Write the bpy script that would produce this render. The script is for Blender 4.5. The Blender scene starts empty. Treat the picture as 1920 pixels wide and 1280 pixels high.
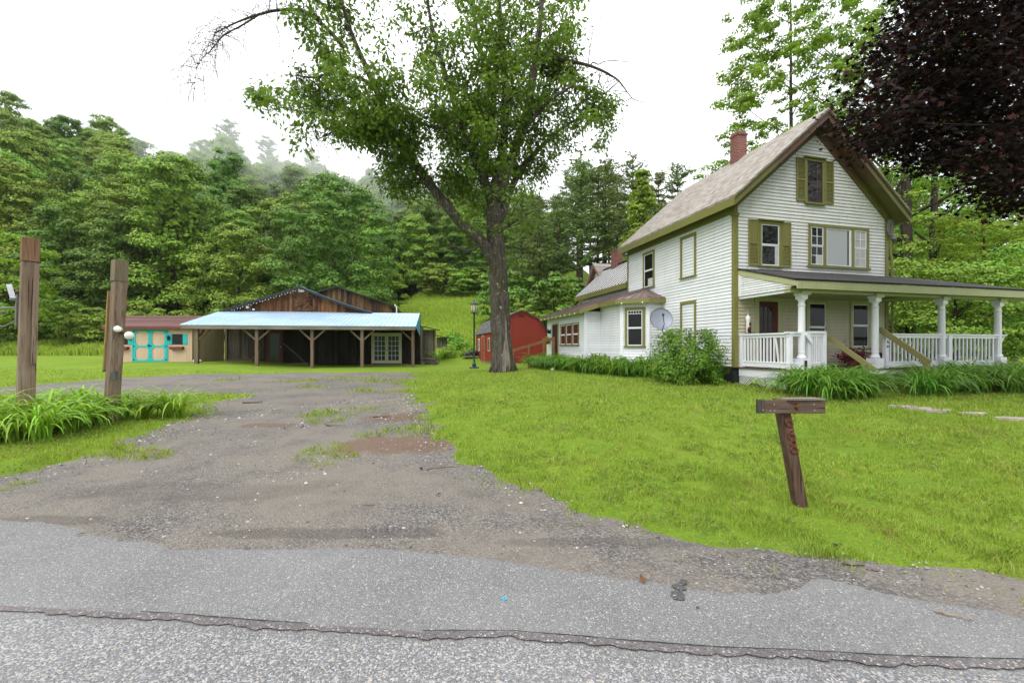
HAZE, MIST, CLOUD, SUN, EXPO = 0.00012, 0.0065, 14.0, 1.7, 0.42
import bpy, math, random
import numpy as np
from mathutils import Vector
rng = np.random.default_rng(11)
random.seed(11)
scene = bpy.context.scene
C = scene.collection
F, YH, CAMH = 790.0, 650.0, 1.5          # focal length and horizon of the photograph in its own pixels, eye height
R = math.radians

def at(px, py, Y):
    return ((px - 960) / F * Y, Y, CAMH + (YH - py) / F * Y)

def sm(a, b, x):
    t = np.clip((np.asarray(x, float) - a) / (b - a), 0, 1)
    return t * t * (3 - 2 * t)

def vnoise(x, y, s, seed=0):
    """cheap smooth 2-D noise in -1..1"""
    x = np.asarray(x, float) / s; y = np.asarray(y, float) / s
    xi = np.floor(x); yi = np.floor(y); fx = x - xi; fy = y - yi
    fx = fx * fx * (3 - 2 * fx); fy = fy * fy * (3 - 2 * fy)
    def h(a, b):
        v = np.sin(a * 127.1 + b * 311.7 + seed * 74.7) * 43758.5453
        return (v - np.floor(v)) * 2 - 1
    return (h(xi, yi) * (1 - fx) + h(xi + 1, yi) * fx) * (1 - fy) + (h(xi, yi + 1) * (1 - fx) + h(xi + 1, yi + 1) * fx) * fy

def G(x, y):
    """height of the ground"""
    x = np.asarray(x, float); y = np.asarray(y, float)
    hs = sm(-5, 1, x)
    z = 0.30 * sm(3.2, 11, y) * hs + 0.10 * sm(10, 27, y) * (1 - hs)
    z = z + 0.36 * sm(-13, -20, x) * sm(18, 27, y) + 0.25 * sm(28, 40, y) * sm(-20, -26, x)
    z = z + 0.10 * np.exp(-((x + .4) ** 2 + (y - 19) ** 2) / 2.5)
    z = z + 0.13 * np.exp(-((x - 2.3) ** 2 / 14 + (y - 20.0) ** 2 / 8))
    # meadow rising behind barn and shed
    mead = sm(-30, -16, x) * sm(26, 12, x)
    z = z + mead * 0.235 * np.maximum(0, y - 34.5 - 1.5 * np.exp(-(y - 34.5) ** 2 / 8))
    # wooded hill, steep to the left
    yf = 78 - 32 * sm(-18, -42, x)
    k = 0.34 + 0.07 * sm(-43, -75, x) + 0.27 * sm(-68, -150, x)
    wood = sm(8, -14, x)
    z = z + wood * k * np.maximum(0, y - yf) + 0.14 * np.maximum(0, y - 42) * sm(4, 14, x)
    z = z + sm(-20, -30, x) * 0.10 * np.maximum(0, y - 40)
    z = 78 * np.tanh(z / 78.0)
    z = z + 0.02 * vnoise(x, y, 1.9, 1) * sm(4, 9, y) + 0.6 * vnoise(x, y, 14, 2) * sm(50, 80, y)
    return z

def gz(x, y):
    return float(G(np.array([x]), np.array([y]))[0])

def ground_px(px, py):
    """the point of the ground that the photograph shows at a pixel"""
    Y = np.concatenate([np.arange(0.5, 12, .02), np.arange(12, 120, .1)])
    X = (px - 960) / F * Y
    Z = CAMH + (YH - py) / F * Y
    below = np.nonzero(Z <= G(X, Y))[0]
    i = below[0] if len(below) else len(Y) - 1
    return float(X[i]), float(Y[i])

# ------------------------------------------------------------------ mesh builder
class MB:
    def __init__(self, P=None):
        self.v = []; self.f = []; self.P = P
    def _add(self, vs, fs):
        o = len(self.v)
        if self.P: vs = [self.P(*p) for p in vs]
        self.v += [tuple(p) for p in vs]
        self.f += [tuple(i + o for i in f) for f in fs]
        return self
    def box(self, a0, a1, b0, b1, c0, c1):
        vs = [(a, b, c) for c in (c0, c1) for b in (b0, b1) for a in (a0, a1)]
        return self._add(vs, [(0, 2, 3, 1), (4, 5, 7, 6), (0, 1, 5, 4), (2, 6, 7, 3), (0, 4, 6, 2), (1, 3, 7, 5)])
    def quad(self, *p):
        return self._add(list(p), [tuple(range(len(p)))])
    def prism(self, poly, d, axis_fn):
        """poly: 2-D outline, axis_fn(p, t) -> 3-D point, t in d"""
        n = len(poly)
        vs = [axis_fn(p, d[0]) for p in poly] + [axis_fn(p, d[1]) for p in poly]
        fs = [tuple(range(n))[::-1], tuple(range(n, 2 * n))] + [(i, (i + 1) % n, n + (i + 1) % n, n + i) for i in range(n)]
        return self._add(vs, fs)
    def beam(self, p, q, w, h, up=(0, 0, 1)):
        p = Vector(p); q = Vector(q); d = (q - p).normalized()
        s = d.cross(Vector(up))
        if s.length < 1e-4: s = d.cross(Vector((1, 0, 0)))
        s.normalize(); t = s.cross(d).normalized()
        vs = [e + s * (w / 2 * i) + t * (h / 2 * j) for e in (p, q) for i, j in ((-1, -1), (1, -1), (1, 1), (-1, 1))]
        return self._add([tuple(x) for x in vs], [(3, 2, 1, 0), (4, 5, 6, 7)] + [(i, (i + 1) % 4, 4 + (i + 1) % 4, 4 + i) for i in range(4)])
    def tube(self, pts, rad, n=8, wob=0.0, caps=True):
        pts = [Vector(p) for p in pts]; m = len(pts)
        if not hasattr(rad, '__len__'): rad = [rad] * m
        u = None; vs = []
        for i, p in enumerate(pts):
            d = (pts[min(i + 1, m - 1)] - pts[max(i - 1, 0)]).normalized()
            if u is None:
                u = d.cross(Vector((0, 1, 0)))
                if u.length < .1: u = d.cross(Vector((1, 0, 0)))
            u = (u - d * u.dot(d)).normalized(); w = d.cross(u)
            for k in range(n):
                a = 2 * math.pi * k / n
                r = rad[i] * (1 + (random.uniform(-wob, wob) if wob else 0))
                vs.append(tuple(p + (u * math.cos(a) + w * math.sin(a)) * r))
        fs = [(i * n + k, i * n + (k + 1) % n, (i + 1) * n + (k + 1) % n, (i + 1) * n + k) for i in range(m - 1) for k in range(n)]
        if caps: fs += [tuple(range(n))[::-1], tuple(range((m - 1) * n, m * n))]
        return self._add(vs, fs)
    def lathe(self, prof, cx=0, cy=0, n=16):
        vs = [(cx + r * math.cos(2 * math.pi * k / n), cy + r * math.sin(2 * math.pi * k / n), z) for r, z in prof for k in range(n)]
        m = len(prof)
        fs = [(i * n + k, i * n + (k + 1) % n, (i + 1) * n + (k + 1) % n, (i + 1) * n + k) for i in range(m - 1) for k in range(n)]
        fs += [tuple(range(n))[::-1], tuple(range((m - 1) * n, m * n))]
        return self._add(vs, fs)
    def blob(self, c, r, seed=0, n=8, m=5, wob=.2):
        rr = random.Random(seed); vs = []
        for i in range(m + 1):
            th = math.pi * i / m
            for k in range(n):
                a = 2 * math.pi * k / n; s = 1 + rr.uniform(-wob, wob)
                vs.append((c[0] + r[0] * s * math.sin(th) * math.cos(a), c[1] + r[1] * s * math.sin(th) * math.sin(a), c[2] + r[2] * s * math.cos(th)))
        fs = [(i * n + k, i * n + (k + 1) % n, (i + 1) * n + (k + 1) % n, (i + 1) * n + k) for i in range(m) for k in range(n)]
        return self._add(vs, fs)
    def build(self, name, mat, parent=None, smooth=False, bevel=0):
        me = bpy.data.meshes.new(name)
        me.from_pydata(self.v, [], self.f)
        return link(name, me, mat, parent, smooth, bevel)

def link(name, me, mat, parent=None, smooth=False, bevel=0):
    o = bpy.data.objects.new(name, me); C.objects.link(o)
    if mat is not None and not me.materials: me.materials.append(mat)
    if smooth: me.polygons.foreach_set('use_smooth', np.ones(len(me.polygons), bool))
    if parent is not None: o.parent = parent
    if bevel:
        b = o.modifiers.new('bevel', 'BEVEL'); b.width = bevel; b.segments = 2; b.limit_method = 'ANGLE'
    return o

def np_mesh(name, verts, nper):
    """faces of nper consecutive vertices each"""
    verts = np.ascontiguousarray(verts, np.float32).reshape(-1, 3)
    n = len(verts); nf = n // nper
    me = bpy.data.meshes.new(name)
    me.vertices.add(n); me.vertices.foreach_set('co', verts.ravel())
    me.loops.add(n); me.loops.foreach_set('vertex_index', np.arange(n, dtype=np.int32))
    me.polygons.add(nf)
    me.polygons.foreach_set('loop_start', np.arange(nf, dtype=np.int32) * nper)
    me.polygons.foreach_set('loop_total', np.full(nf, nper, np.int32))
    me.update(calc_edges=True)
    return me

def grid_mesh(name, X, Y, Z):
    ny, nx = Z.shape
    XX, YY = np.meshgrid(X, Y)
    co = np.stack([XX, YY, Z], -1).reshape(-1, 3).astype(np.float32)
    i = np.arange(nx - 1); j = np.arange(ny - 1)
    a = (j[:, None] * nx + i[None, :]).ravel()
    q = np.stack([a, a + 1, a + nx + 1, a + nx], -1).astype(np.int32)
    me = bpy.data.meshes.new(name)
    me.vertices.add(len(co)); me.vertices.foreach_set('co', co.ravel())
    me.loops.add(q.size); me.loops.foreach_set('vertex_index', q.ravel())
    me.polygons.add(len(q))
    me.polygons.foreach_set('loop_start', np.arange(len(q), dtype=np.int32) * 4)
    me.polygons.foreach_set('loop_total', np.full(len(q), 4, np.int32))
    me.polygons.foreach_set('use_smooth', np.ones(len(q), bool))
    me.update(calc_edges=True)
    return me

def tag(o, label=None, cat=None, group=None, kind=None):
    if label: o['label'] = label
    if cat: o['category'] = cat
    if group: o['group'] = group
    if kind: o['kind'] = kind
    return o

def empty(name, loc, rz=0, label=None, cat=None, group=None):
    o = bpy.data.objects.new(name, None); C.objects.link(o)
    o.empty_display_size = .2
    o.location = loc; o.rotation_euler = (0, 0, rz)
    return tag(o, label, cat, group)

def copy_tree(o, parent=None):
    c = o.copy(); C.objects.link(c)
    if parent is not None: c.parent = parent
    for ch in list(o.children): copy_tree(ch, c)
    return c

def catmull(pts, k=5):
    pts = [np.array(p, float) for p in pts]
    P = [2 * pts[0] - pts[1]] + pts + [2 * pts[-1] - pts[-2]]
    out = []
    for i in range(1, len(P) - 2):
        for s in range(k):
            t = s / k
            out.append(.5 * ((2 * P[i]) + (-P[i - 1] + P[i + 1]) * t + (2 * P[i - 1] - 5 * P[i] + 4 * P[i + 1] - P[i + 2]) * t * t + (-P[i - 1] + 3 * P[i] - 3 * P[i + 1] + P[i + 2]) * t ** 3))
    out.append(pts[-1])
    return out

def unit(v):
    return v / np.maximum(np.linalg.norm(v, axis=-1, keepdims=True), 1e-9)

def leaf_quads(P, N, size, aspect=.6, axis=None, fold=.0):
    """pointed leaf-sized faces at P with normal N; axis = preferred direction of the midrib"""
    n = len(P)
    if axis is None: axis = rng.normal(size=(n, 3))
    t = unit(axis - N * (axis * N).sum(-1, keepdims=True))
    b = np.cross(N, t)
    s = np.broadcast_to(np.asarray(size, float), (n,))[:, None]
    return np.stack([P - t * s * .5, P + b * s * aspect * .5 + t * s * .05 - N * s * fold, P + t * s * .5, P - b * s * aspect * .5 + t * s * .05 - N * s * fold], 1)

LOBES = np.array([(0, -.5), (.16, -.22), (.48, -.28), (.34, 0), (.5, .22), (.2, .2), (0, .55), (-.2, .2), (-.5, .22), (-.34, 0), (-.48, -.28), (-.16, -.22)])
def leaf_lobed(P, N, size, axis=None):
    n = len(P)
    if axis is None: axis = rng.normal(size=(n, 3))
    t = unit(axis - N * (axis * N).sum(-1, keepdims=True))
    b = np.cross(N, t)
    s = np.broadcast_to(np.asarray(size, float), (n,))[:, None, None]
    L = LOBES[None]
    droop = -(np.abs(L[..., 0:1]) * .35) * N[:, None]
    return P[:, None] + s * (L[..., 1:2] * t[:, None] + L[..., 0:1] * b[:, None] + droop)

def in_poly(x, y, poly):
    x = np.asarray(x, float); y = np.asarray(y, float)
    ins = np.zeros(x.shape, bool); n = len(poly)
    for i in range(n):
        x0, y0 = poly[i]; x1, y1 = poly[(i + 1) % n]
        c = ((y0 > y) != (y1 > y)) & (x < (x1 - x0) * (y - y0) / ((y1 - y0) or 1e-9) + x0)
        ins ^= c
    return ins

def sdist(x, y, poly):
    """signed distance, positive inside"""
    x = np.asarray(x, float); y = np.asarray(y, float)
    d = np.full(x.shape, 1e9); n = len(poly)
    for i in range(n):
        x0, y0 = poly[i]; x1, y1 = poly[(i + 1) % n]
        dx, dy = x1 - x0, y1 - y0
        t = np.clip(((x - x0) * dx + (y - y0) * dy) / (dx * dx + dy * dy + 1e-12), 0, 1)
        d = np.minimum(d, np.hypot(x - x0 - t * dx, y - y0 - t * dy))
    return np.where(in_poly(x, y, poly), d, -d)
# ------------------------------------------------------------------ materials
class NT:
    def __init__(self, name):
        self.m = bpy.data.materials.new(name); self.m.use_nodes = True
        self.t = self.m.node_tree; self.t.nodes.clear()
        self.out = self.t.nodes.new('ShaderNodeOutputMaterial')
        self._tc = None
    def n(self, typ, **kw):
        nd = self.t.nodes.new('ShaderNode' + typ)
        for k, v in kw.items():
            if k in nd.inputs: self.set(nd.inputs[k], v)
            else: setattr(nd, k, v)
        return nd
    def set(self, sock, v):
        if hasattr(v, 'is_linked') or isinstance(v, bpy.types.NodeSocket): self.t.links.new(v, sock)
        else:
            if hasattr(sock.default_value, '__len__') and len(sock.default_value) == 4 and len(v) == 3: v = (*v, 1)
            sock.default_value = v
    def tc(self, what='Object'):
        if self._tc is None: self._tc = self.t.nodes.new('ShaderNodeTexCoord')
        return self._tc.outputs[what]
    def map(self, scale=(1, 1, 1), rot=(0, 0, 0), src=None, loc=(0, 0, 0)):
        nd = self.n('Mapping'); self.set(nd.inputs['Vector'], src or self.tc())
        nd.inputs['Scale'].default_value = scale; nd.inputs['Rotation'].default_value = rot; nd.inputs['Location'].default_value = loc
        return nd.outputs[0]
    def noise(self, scale, detail=4, rough=.55, vec=None, out=0, dist=0):
        nd = self.n('TexNoise'); self.set(nd.inputs['Vector'], vec or self.tc())
        nd.inputs['Scale'].default_value = scale; nd.inputs['Detail'].default_value = detail; nd.inputs['Roughness'].default_value = rough
        nd.inputs['Distortion'].default_value = dist
        return nd.outputs[out]
    def voro(self, scale, vec=None, out='Distance', feature='F1'):
        nd = self.n('TexVoronoi'); nd.feature = feature; self.set(nd.inputs['Vector'], vec or self.tc())
        nd.inputs['Scale'].default_value = scale
        return nd.outputs[out]
    def ramp(self, fac, stops, interp='LINEAR'):
        nd = self.n('ValToRGB'); self.set(nd.inputs[0], fac); cr = nd.color_ramp; cr.interpolation = interp
        while len(cr.elements) < len(stops): cr.elements.new(.5)
        for e, (p, c) in zip(cr.elements, stops):
            e.position = p
            e.color = (c, c, c, 1) if not hasattr(c, '__len__') else (*c[:3], 1)
        return nd.outputs[0]
    def mix(self, fac, a, b, blend='MIX'):
        nd = self.n('Mix'); nd.data_type = 'RGBA'; nd.blend_type = blend
        self.set(nd.inputs[0], fac); self.set(nd.inputs[6], a); self.set(nd.inputs[7], b)
        return nd.outputs[2]
    def math(self, op, a, b=0.0, clamp=False):
        nd = self.n('Math'); nd.operation = op; nd.use_clamp = clamp
        self.set(nd.inputs[0], a); self.set(nd.inputs[1], b)
        return nd.outputs[0]
    def island(self):
        nd = self.n('NewGeometry'); return nd.outputs['Random Per Island']
    def objrand(self):
        nd = self.n('ObjectInfo'); return nd.outputs['Random']
    def sep(self, vec, i):
        nd = self.n('SeparateXYZ'); self.set(nd.inputs[0], vec); return nd.outputs[i]
    def bump(self, h, strength=.4, dist=.02):
        nd = self.n('Bump'); self.set(nd.inputs['Height'], h)
        nd.inputs['Strength'].default_value = strength; nd.inputs['Distance'].default_value = dist
        return nd.outputs[0]
    def bsdf(self, col, rough=.8, spec=.3, metal=0, normal=None, **kw):
        nd = self.n('BsdfPrincipled')
        self.set(nd.inputs['Base Color'], col); self.set(nd.inputs['Roughness'], rough)
        nd.inputs['Specular IOR Level'].default_value = spec; nd.inputs['Metallic'].default_value = metal
        if normal is not None: self.set(nd.inputs['Normal'], normal)
        for k, v in kw.items(): self.set(nd.inputs[k], v)
        return nd.outputs[0]
    def end(self, sh):
        self.t.links.new(sh, self.out.inputs[0]); return self.m

def m_plain(name, col, rough=.7, spec=.3, metal=0, var=.15, scale=6, bump=.15):
    N = NT(name)
    f = N.noise(scale, 5)
    c = N.mix(N.ramp(f, [(.3, 0), (.7, 1)]), tuple(x * (1 - var) for x in col), tuple(min(1, x * (1 + var)) for x in col))
    return N.end(N.bsdf(c, rough, spec, metal, N.bump(N.noise(scale * 9, 3), bump, .01)))

def m_paint(name, col, dirt=(.25, .23, .2), amount=.35, peel=.0, rough=.55, lap_shade=False):
    N = NT(name)
    isl = N.island()
    c = N.mix(isl, tuple(x * .93 for x in col), tuple(min(1, x * 1.04) for x in col))
    d = N.ramp(N.noise(1.3, 6, .65), [(.45, 0), (.75, amount)])
    if lap_shade:
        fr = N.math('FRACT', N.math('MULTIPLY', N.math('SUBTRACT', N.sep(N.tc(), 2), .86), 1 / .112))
        c = N.mix(N.ramp(fr, [(.0, .5), (.09, .3), (.15, 0), (.9, 0), (1, .06)]), c, tuple(a * .55 for a in dirt))  # shade under each lap painted as a line in darkened dirt colour
    c = N.mix(d, c, tuple(a * .7 + b * .3 for a, b in zip(dirt, col)))
    streak = N.ramp(N.noise(1.0, 5, .6, N.map((9, 9, .8))), [(.52, 0), (.8, amount * .8)])
    c = N.mix(streak, c, dirt)
    if peel:
        p = N.ramp(N.noise(7, 6, .7, N.map((1, 1, 3.2))), [(.70 - peel, 0), (.73 - peel, 1)])
        c = N.mix(p, c, (.22, .19, .16))
    return N.end(N.bsdf(c, rough, .3, 0, N.bump(N.noise(40, 3, .6, N.map((.4, .4, 3))), .15, .01)))

def m_wood(name, cols, axis='z', rough=.85, grain=14, bump=.5):
    """weathered wood; grain runs along one object axis; each board its own tone"""
    N = NT(name)
    s = {'z': (grain, grain, .9), 'x': (.9, grain, grain), 'y': (grain, .9, grain)}[axis]
    isl = N.island()
    off = N.n('CombineXYZ'); N.set(off.inputs[0], N.math('MULTIPLY', isl, 37.0)); N.set(off.inputs[1], N.math('MULTIPLY', isl, 11.0)); N.set(off.inputs[2], N.math('MULTIPLY', isl, 23.0))
    va = N.n('VectorMath'); va.operation = 'ADD'; N.set(va.inputs[0], N.tc()); N.set(va.inputs[1], off.outputs[0])
    g = N.noise(1.0, 6, .65, N.map(s, src=va.outputs[0]), dist=.6)
    big = N.noise(.9, 4, .6, N.map((1, 1, .5), src=va.outputs[0]))
    tone = N.math('ADD', N.math('MULTIPLY', g, .55), N.math('MULTIPLY', N.math('ADD', big, N.math('MULTIPLY', isl, .5)), .38))
    k = len(cols)
    crack = N.ramp(N.noise(1.0, 3, .6, N.map(tuple(q * (2.1 if q > 1 else .45) for q in s), src=va.outputs[0])), [(.60, 0), (.66, .85)])
    c = N.ramp(tone, [(.3 + .42 * i / (k - 1), cols[i]) for i in range(k)])
    c = N.mix(crack, c, tuple(q * .6 for q in cols[0]))
    return N.end(N.bsdf(c, rough, .2, 0, N.bump(N.math('SUBTRACT', g, crack), bump, .012)))

def m_leaf(name, col, hue=.03, val=.45, transl=.3, rough=.55, tint=None, spec=.25, patchy=None):
    N = NT(name)
    isl = N.island(); orr = N.objrand()
    hs = N.n('HueSaturation'); N.set(hs.inputs['Color'], (*col, 1))
    r2 = N.math('FRACT', N.math('MULTIPLY', isl, 7.31))
    N.set(hs.inputs['Hue'], N.math('ADD', N.math('MULTIPLY', isl, hue), N.math('ADD', N.math('MULTIPLY', orr, hue * 1.1), .5 - hue * 1.05)))
    N.set(hs.inputs['Value'], N.math('ADD', N.math('MULTIPLY', r2, val), N.math('ADD', N.math('MULTIPLY', orr, .35), 1 - .5 * val - .17)))
    c = hs.outputs[0]
    if tint: c = N.mix(N.ramp(r2, [(.86, 0), (.9, 1)]), c, tint)
    if patchy:
        for loc, sc_, lo, hi, amt, pc in patchy:
            c = N.mix(N.ramp(N.noise(sc_, 5, .65, N.map(loc=loc)), [(lo, 0), (hi, amt)]), c, pc)
    p = N.bsdf(c, rough, spec)
    tr = N.n('BsdfTranslucent')
    N.set(tr.inputs[0], N.mix(.5, c, (min(1, col[0] * 1.6), min(1, col[1] * 1.5), col[2] * .6, 1)))
    mx = N.n('MixShader'); mx.inputs[0].default_value = transl
    N.t.links.new(p, mx.inputs[1]); N.t.links.new(tr.outputs[0], mx.inputs[2])
    return N.end(mx.outputs[0])

def m_bark(name, a, b, moss=None, lichen=None, sc=5):
    N = NT(name)
    g = N.noise(1, 7, .7, N.map((sc * 2.6, sc * 2.6, sc * .5)), dist=.5)
    c = N.ramp(g, [(.33, a), (.62, b)])
    if moss: c = N.mix(N.ramp(N.noise(1.3, 6, .7), [(.5, 0), (.62, .75)]), c, moss)
    if lichen: c = N.mix(N.ramp(N.noise(5.5, 5, .7), [(.62, 0), (.66, .8)]), c, lichen)
    return N.end(N.bsdf(c, .95, .1, 0, N.bump(g, .9, .05)))

def m_glass(name, col=(.012, .014, .013), rough=.04):
    N = NT(name)
    w = N.bump(N.noise(1.7, 2), .03, .05)
    return N.end(N.bsdf(col, rough, .22, 0, w))

M = {}
M['white'] = m_paint('white_clapboard_paint', (.75, .765, .80), (.33, .31, .29), .26, .012, lap_shade=True)
M['white_front'] = m_paint('worn_white_clapboard_paint', (.71, .715, .735), (.30, .27, .23), .40, .085, lap_shade=True)
M['porch_cream'] = m_paint('cream_porch_clapboard', (.50, .46, .34), (.20, .17, .11), .5, .09, lap_shade=True)  # darker cream tone for the wall below the porch ceiling
M['white_trim'] = m_paint('white_trim_paint', (.74, .755, .80), (.33, .31, .28), .22, .015)
M['olive'] = m_paint('olive_trim_paint', (.185, .18, .05), (.10, .09, .05), .35, .0)
M['olive_pale'] = m_paint('faded_olive_paint', (.40, .41, .22), (.2, .19, .12), .35, .0)
M['stain'] = m_paint('olive_stained_rail', (.215, .20, .075), (.13, .11, .06), .4, .0)

def m_rake():
    N = NT('olive_paint_bare_near_peak')
    z = N.sep(N.tc(), 2)
    zz = N.math('ADD', z, N.math('MULTIPLY', N.noise(1.4, 5, .6), 1.0))
    f = N.ramp(N.math('MULTIPLY', N.math('SUBTRACT', zz, 7.2), .8, True), [(.25, 0), (.85, 1)])
    c = N.mix(f, (.15, .14, .042), (.115, .062, .036))
    c = N.mix(N.ramp(N.noise(2, 6, .65), [(.45, 0), (.8, .5)]), c, (.07, .06, .035))
    return N.end(N.bsdf(c, .6, .3))
M['rake'] = m_rake()

def m_shingle(name, cols, courses=6.0, width=4.0, rough=.85):
    """shingled roof: courses follow height, tabs follow the eave"""
    N = NT(name)
    x = N.sep(N.tc(), 1); z = N.sep(N.tc(), 2); y = N.sep(N.tc(), 0)
    row = N.math('FLOOR', N.math('MULTIPLY', z, courses))
    along = N.math('ADD', N.math('MULTIPLY', N.math('ADD', x, N.math('MULTIPLY', y, .0)), width), N.math('MULTIPLY', N.math('FRACT', N.math('MULTIPLY', row, .37)), 1.0))
    col = N.math('FLOOR', along)
    cb = N.n('CombineXYZ'); N.set(cb.inputs[0], row); N.set(cb.inputs[1], col)
    wn = N.n('TexWhiteNoise'); wn.noise_dimensions = '2D'; N.set(wn.inputs['Vector'], cb.outputs[0])
    v = N.math('ADD', N.math('MULTIPLY', wn.outputs[0], .55), N.math('MULTIPLY', N.noise(.8, 6, .65), .5))
    c = N.ramp(v, [(.2, cols[0]), (.5, cols[1]), (.8, cols[2])])
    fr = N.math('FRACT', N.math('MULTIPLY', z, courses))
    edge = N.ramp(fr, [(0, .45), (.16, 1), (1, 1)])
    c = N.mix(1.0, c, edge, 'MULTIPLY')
    return N.end(N.bsdf(c, rough, .2, 0, N.bump(N.math('ADD', fr, N.math('MULTIPLY', wn.outputs[0], .35)), .5, .02)))
M['slate'] = m_shingle('weathered_slate_shingle', ((.215, .185, .162), (.29, .258, .23), (.365, .338, .31)), 9.5, 6.2)
M['red_shingle'] = m_shingle('red_asphalt_shingle', ((.075, .03, .03), (.13, .052, .05), (.19, .085, .08)), 11, 3.2)
M['dark_shingle'] = m_shingle('charcoal_asphalt_shingle', ((.02, .02, .022), (.045, .044, .046), (.09, .085, .085)), 14, 3)
M['gray_shingle'] = m_shingle('gray_asphalt_shingle', ((.06, .06, .065), (.1, .1, .105), (.15, .15, .16)), 9, 3)

def m_brick():
    N = NT('old_red_brick')
    b = N.n('TexBrick')
    cb = N.n('CombineXYZ'); N.set(cb.inputs[0], N.math('ADD', N.sep(N.tc(), 0), N.sep(N.tc(), 1))); N.set(cb.inputs[1], N.sep(N.tc(), 2))
    N.set(b.inputs['Vector'], cb.outputs[0])
    for k, v in {'Color1': (.24, .055, .035, 1), 'Color2': (.17, .032, .025, 1), 'Mortar': (.23, .19, .17, 1), 'Scale': 1.0, 'Mortar Size': .012, 'Brick Width': .2, 'Row Height': .072, 'Bias': -.2}.items(): b.inputs[k].default_value = v
    c = N.mix(N.ramp(N.noise(4, 6, .7), [(.45, 0), (.75, .6)]), b.outputs[0], (.085, .04, .035))
    return N.end(N.bsdf(c, .9, .2, 0, N.bump(N.math('ADD', b.outputs[1], N.math('MULTIPLY', N.noise(20), -.5)), -.5, .02)))
M['brick'] = m_brick()

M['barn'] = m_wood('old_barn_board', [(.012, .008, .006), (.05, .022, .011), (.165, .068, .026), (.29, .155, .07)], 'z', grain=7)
M['barn_dark'] = m_wood('shade_dark_barn_board', [(.003, .0025, .002), (.008, .006, .005), (.016, .013, .011), (.034, .028, .023)], 'z', grain=8)  # porch shade put into the board colour, likewise in barn_mid
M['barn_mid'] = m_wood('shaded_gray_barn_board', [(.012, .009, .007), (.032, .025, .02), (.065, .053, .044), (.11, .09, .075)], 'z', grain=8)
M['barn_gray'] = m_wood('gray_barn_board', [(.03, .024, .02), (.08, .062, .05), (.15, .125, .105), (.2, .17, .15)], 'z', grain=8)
M['barn_post'] = m_wood('brown_barn_post', [(.05, .032, .02), (.10, .066, .044), (.16, .115, .08), (.23, .18, .14)], 'z', grain=18)
M['timber'] = m_wood('weathered_timber', [(.065, .042, .027), (.135, .09, .06), (.225, .165, .12), (.31, .255, .205)], 'z', grain=22)
M['timber_x'] = m_wood('weathered_beam', [(.09, .075, .055), (.15, .13, .1), (.2, .18, .145), (.26, .235, .2)], 'x', grain=14)
M['old_board'] = m_wood('dark_brown_board', [(.028, .017, .012), (.065, .038, .026), (.12, .078, .055), (.19, .15, .12)], 'z', grain=24)
M['old_board_x'] = m_wood('dark_brown_cross_board', [(.032, .02, .014), (.07, .044, .032), (.115, .08, .062), (.17, .135, .115)], 'x', grain=24)
M['yellow_board'] = m_wood('yellowed_pine_board', [(.15, .09, .03), (.27, .175, .065), (.36, .25, .11)], 'z', grain=22)
M['brown_top'] = m_wood('red_brown_post_top', [(.07, .035, .018), (.14, .075, .04), (.22, .13, .075), (.28, .19, .13)], 'z', grain=22)
M['brace'] = m_wood('red_brown_timber', [(.05, .026, .016), (.1, .055, .033), (.17, .1, .062)], 'z', grain=16)
M['rail_wood'] = m_wood('new_brown_rail', [(.15, .07, .03), (.26, .14, .065), (.33, .2, .1)], 'x', grain=12)
M['rot'] = m_plain('rotten_wood', (.045, .025, .014), .95, .1, 0, .5, 14, .6)
M['rust'] = m_plain('rusty_iron', (.125, .045, .022), .85, .3, .1, .6, 30, .6)
M['deck'] = m_plain('worn_brown_deck_paint', (.10, .062, .05), .7, .3, 0, .4, 6)
M['ceiling'] = m_paint('pale_green_ceiling_paint', (.38, .39, .24), (.25, .25, .2), .3, 0)
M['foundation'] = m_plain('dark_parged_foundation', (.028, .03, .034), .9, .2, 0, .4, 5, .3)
M['concrete'] = m_plain('blue_gray_concrete', (.07, .085, .10), .9, .2, 0, .3, 5, .3)
M['flagstone'] = m_plain('pale_flagstone', (.33, .29, .25), .9, .2, 0, .3, 5, .3)
M['tan'] = m_paint('tan_shed_siding', (.50, .37, .255), (.25, .17, .11), .22, 0)
M['teal'] = m_paint('bright_teal_paint', (.018, .40, .40), (.02, .2, .2), .25, 0)
M['brown_red'] = m_paint('maroon_paint', (.15, .032, .03), (.07, .02, .02), .3, 0)
M['barn_red'] = m_paint('barn_red_paint', (.25, .030, .018), (.16, .02, .014), .35, 0)
M['door_red'] = m_paint('dark_red_door_paint', (.075, .006, .008), (.06, .008, .008), .3, 0)
M['cream'] = m_paint('cream_door_paint', (.52, .50, .36), (.3, .28, .2), .3, 0)
M['black'] = m_plain('black_paint', (.012, .012, .013), .5, .4)
M['black_plastic'] = m_plain('black_plastic', (.008, .008, .010), .35, .5, 0, .3, 6, .4)
M['green_metal'] = m_plain('dark_green_metal', (.008, .04, .028), .4, .5, 0, .2)
M['dish'] = m_plain('gray_dish_metal', (.235, .26, .315), .45, .4, .1, .06, 3, .02)
M['galv'] = m_plain('galvanised_steel', (.45, .46, .47), .4, .5, .7, .2)
M['box_gray'] = m_plain('gray_green_box_metal', (.085, .095, .085), .6, .4, .2, .35, 10)
M['wire'] = m_plain('gray_wire', (.2, .2, .19), .6, .3)
M['lamp_white'] = m_plain('white_lamp_glass', (.8, .79, .76), .35, .5, 0, .03)
M['lantern_glass'] = m_plain('frosted_lantern_glass', (.62, .58, .44), .25, .5, 0, .15)
M['glass'] = m_glass('dark_window_glass')
M['glass_green'] = m_glass('green_tinted_door_glass', (.025, .045, .02), .08)
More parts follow.
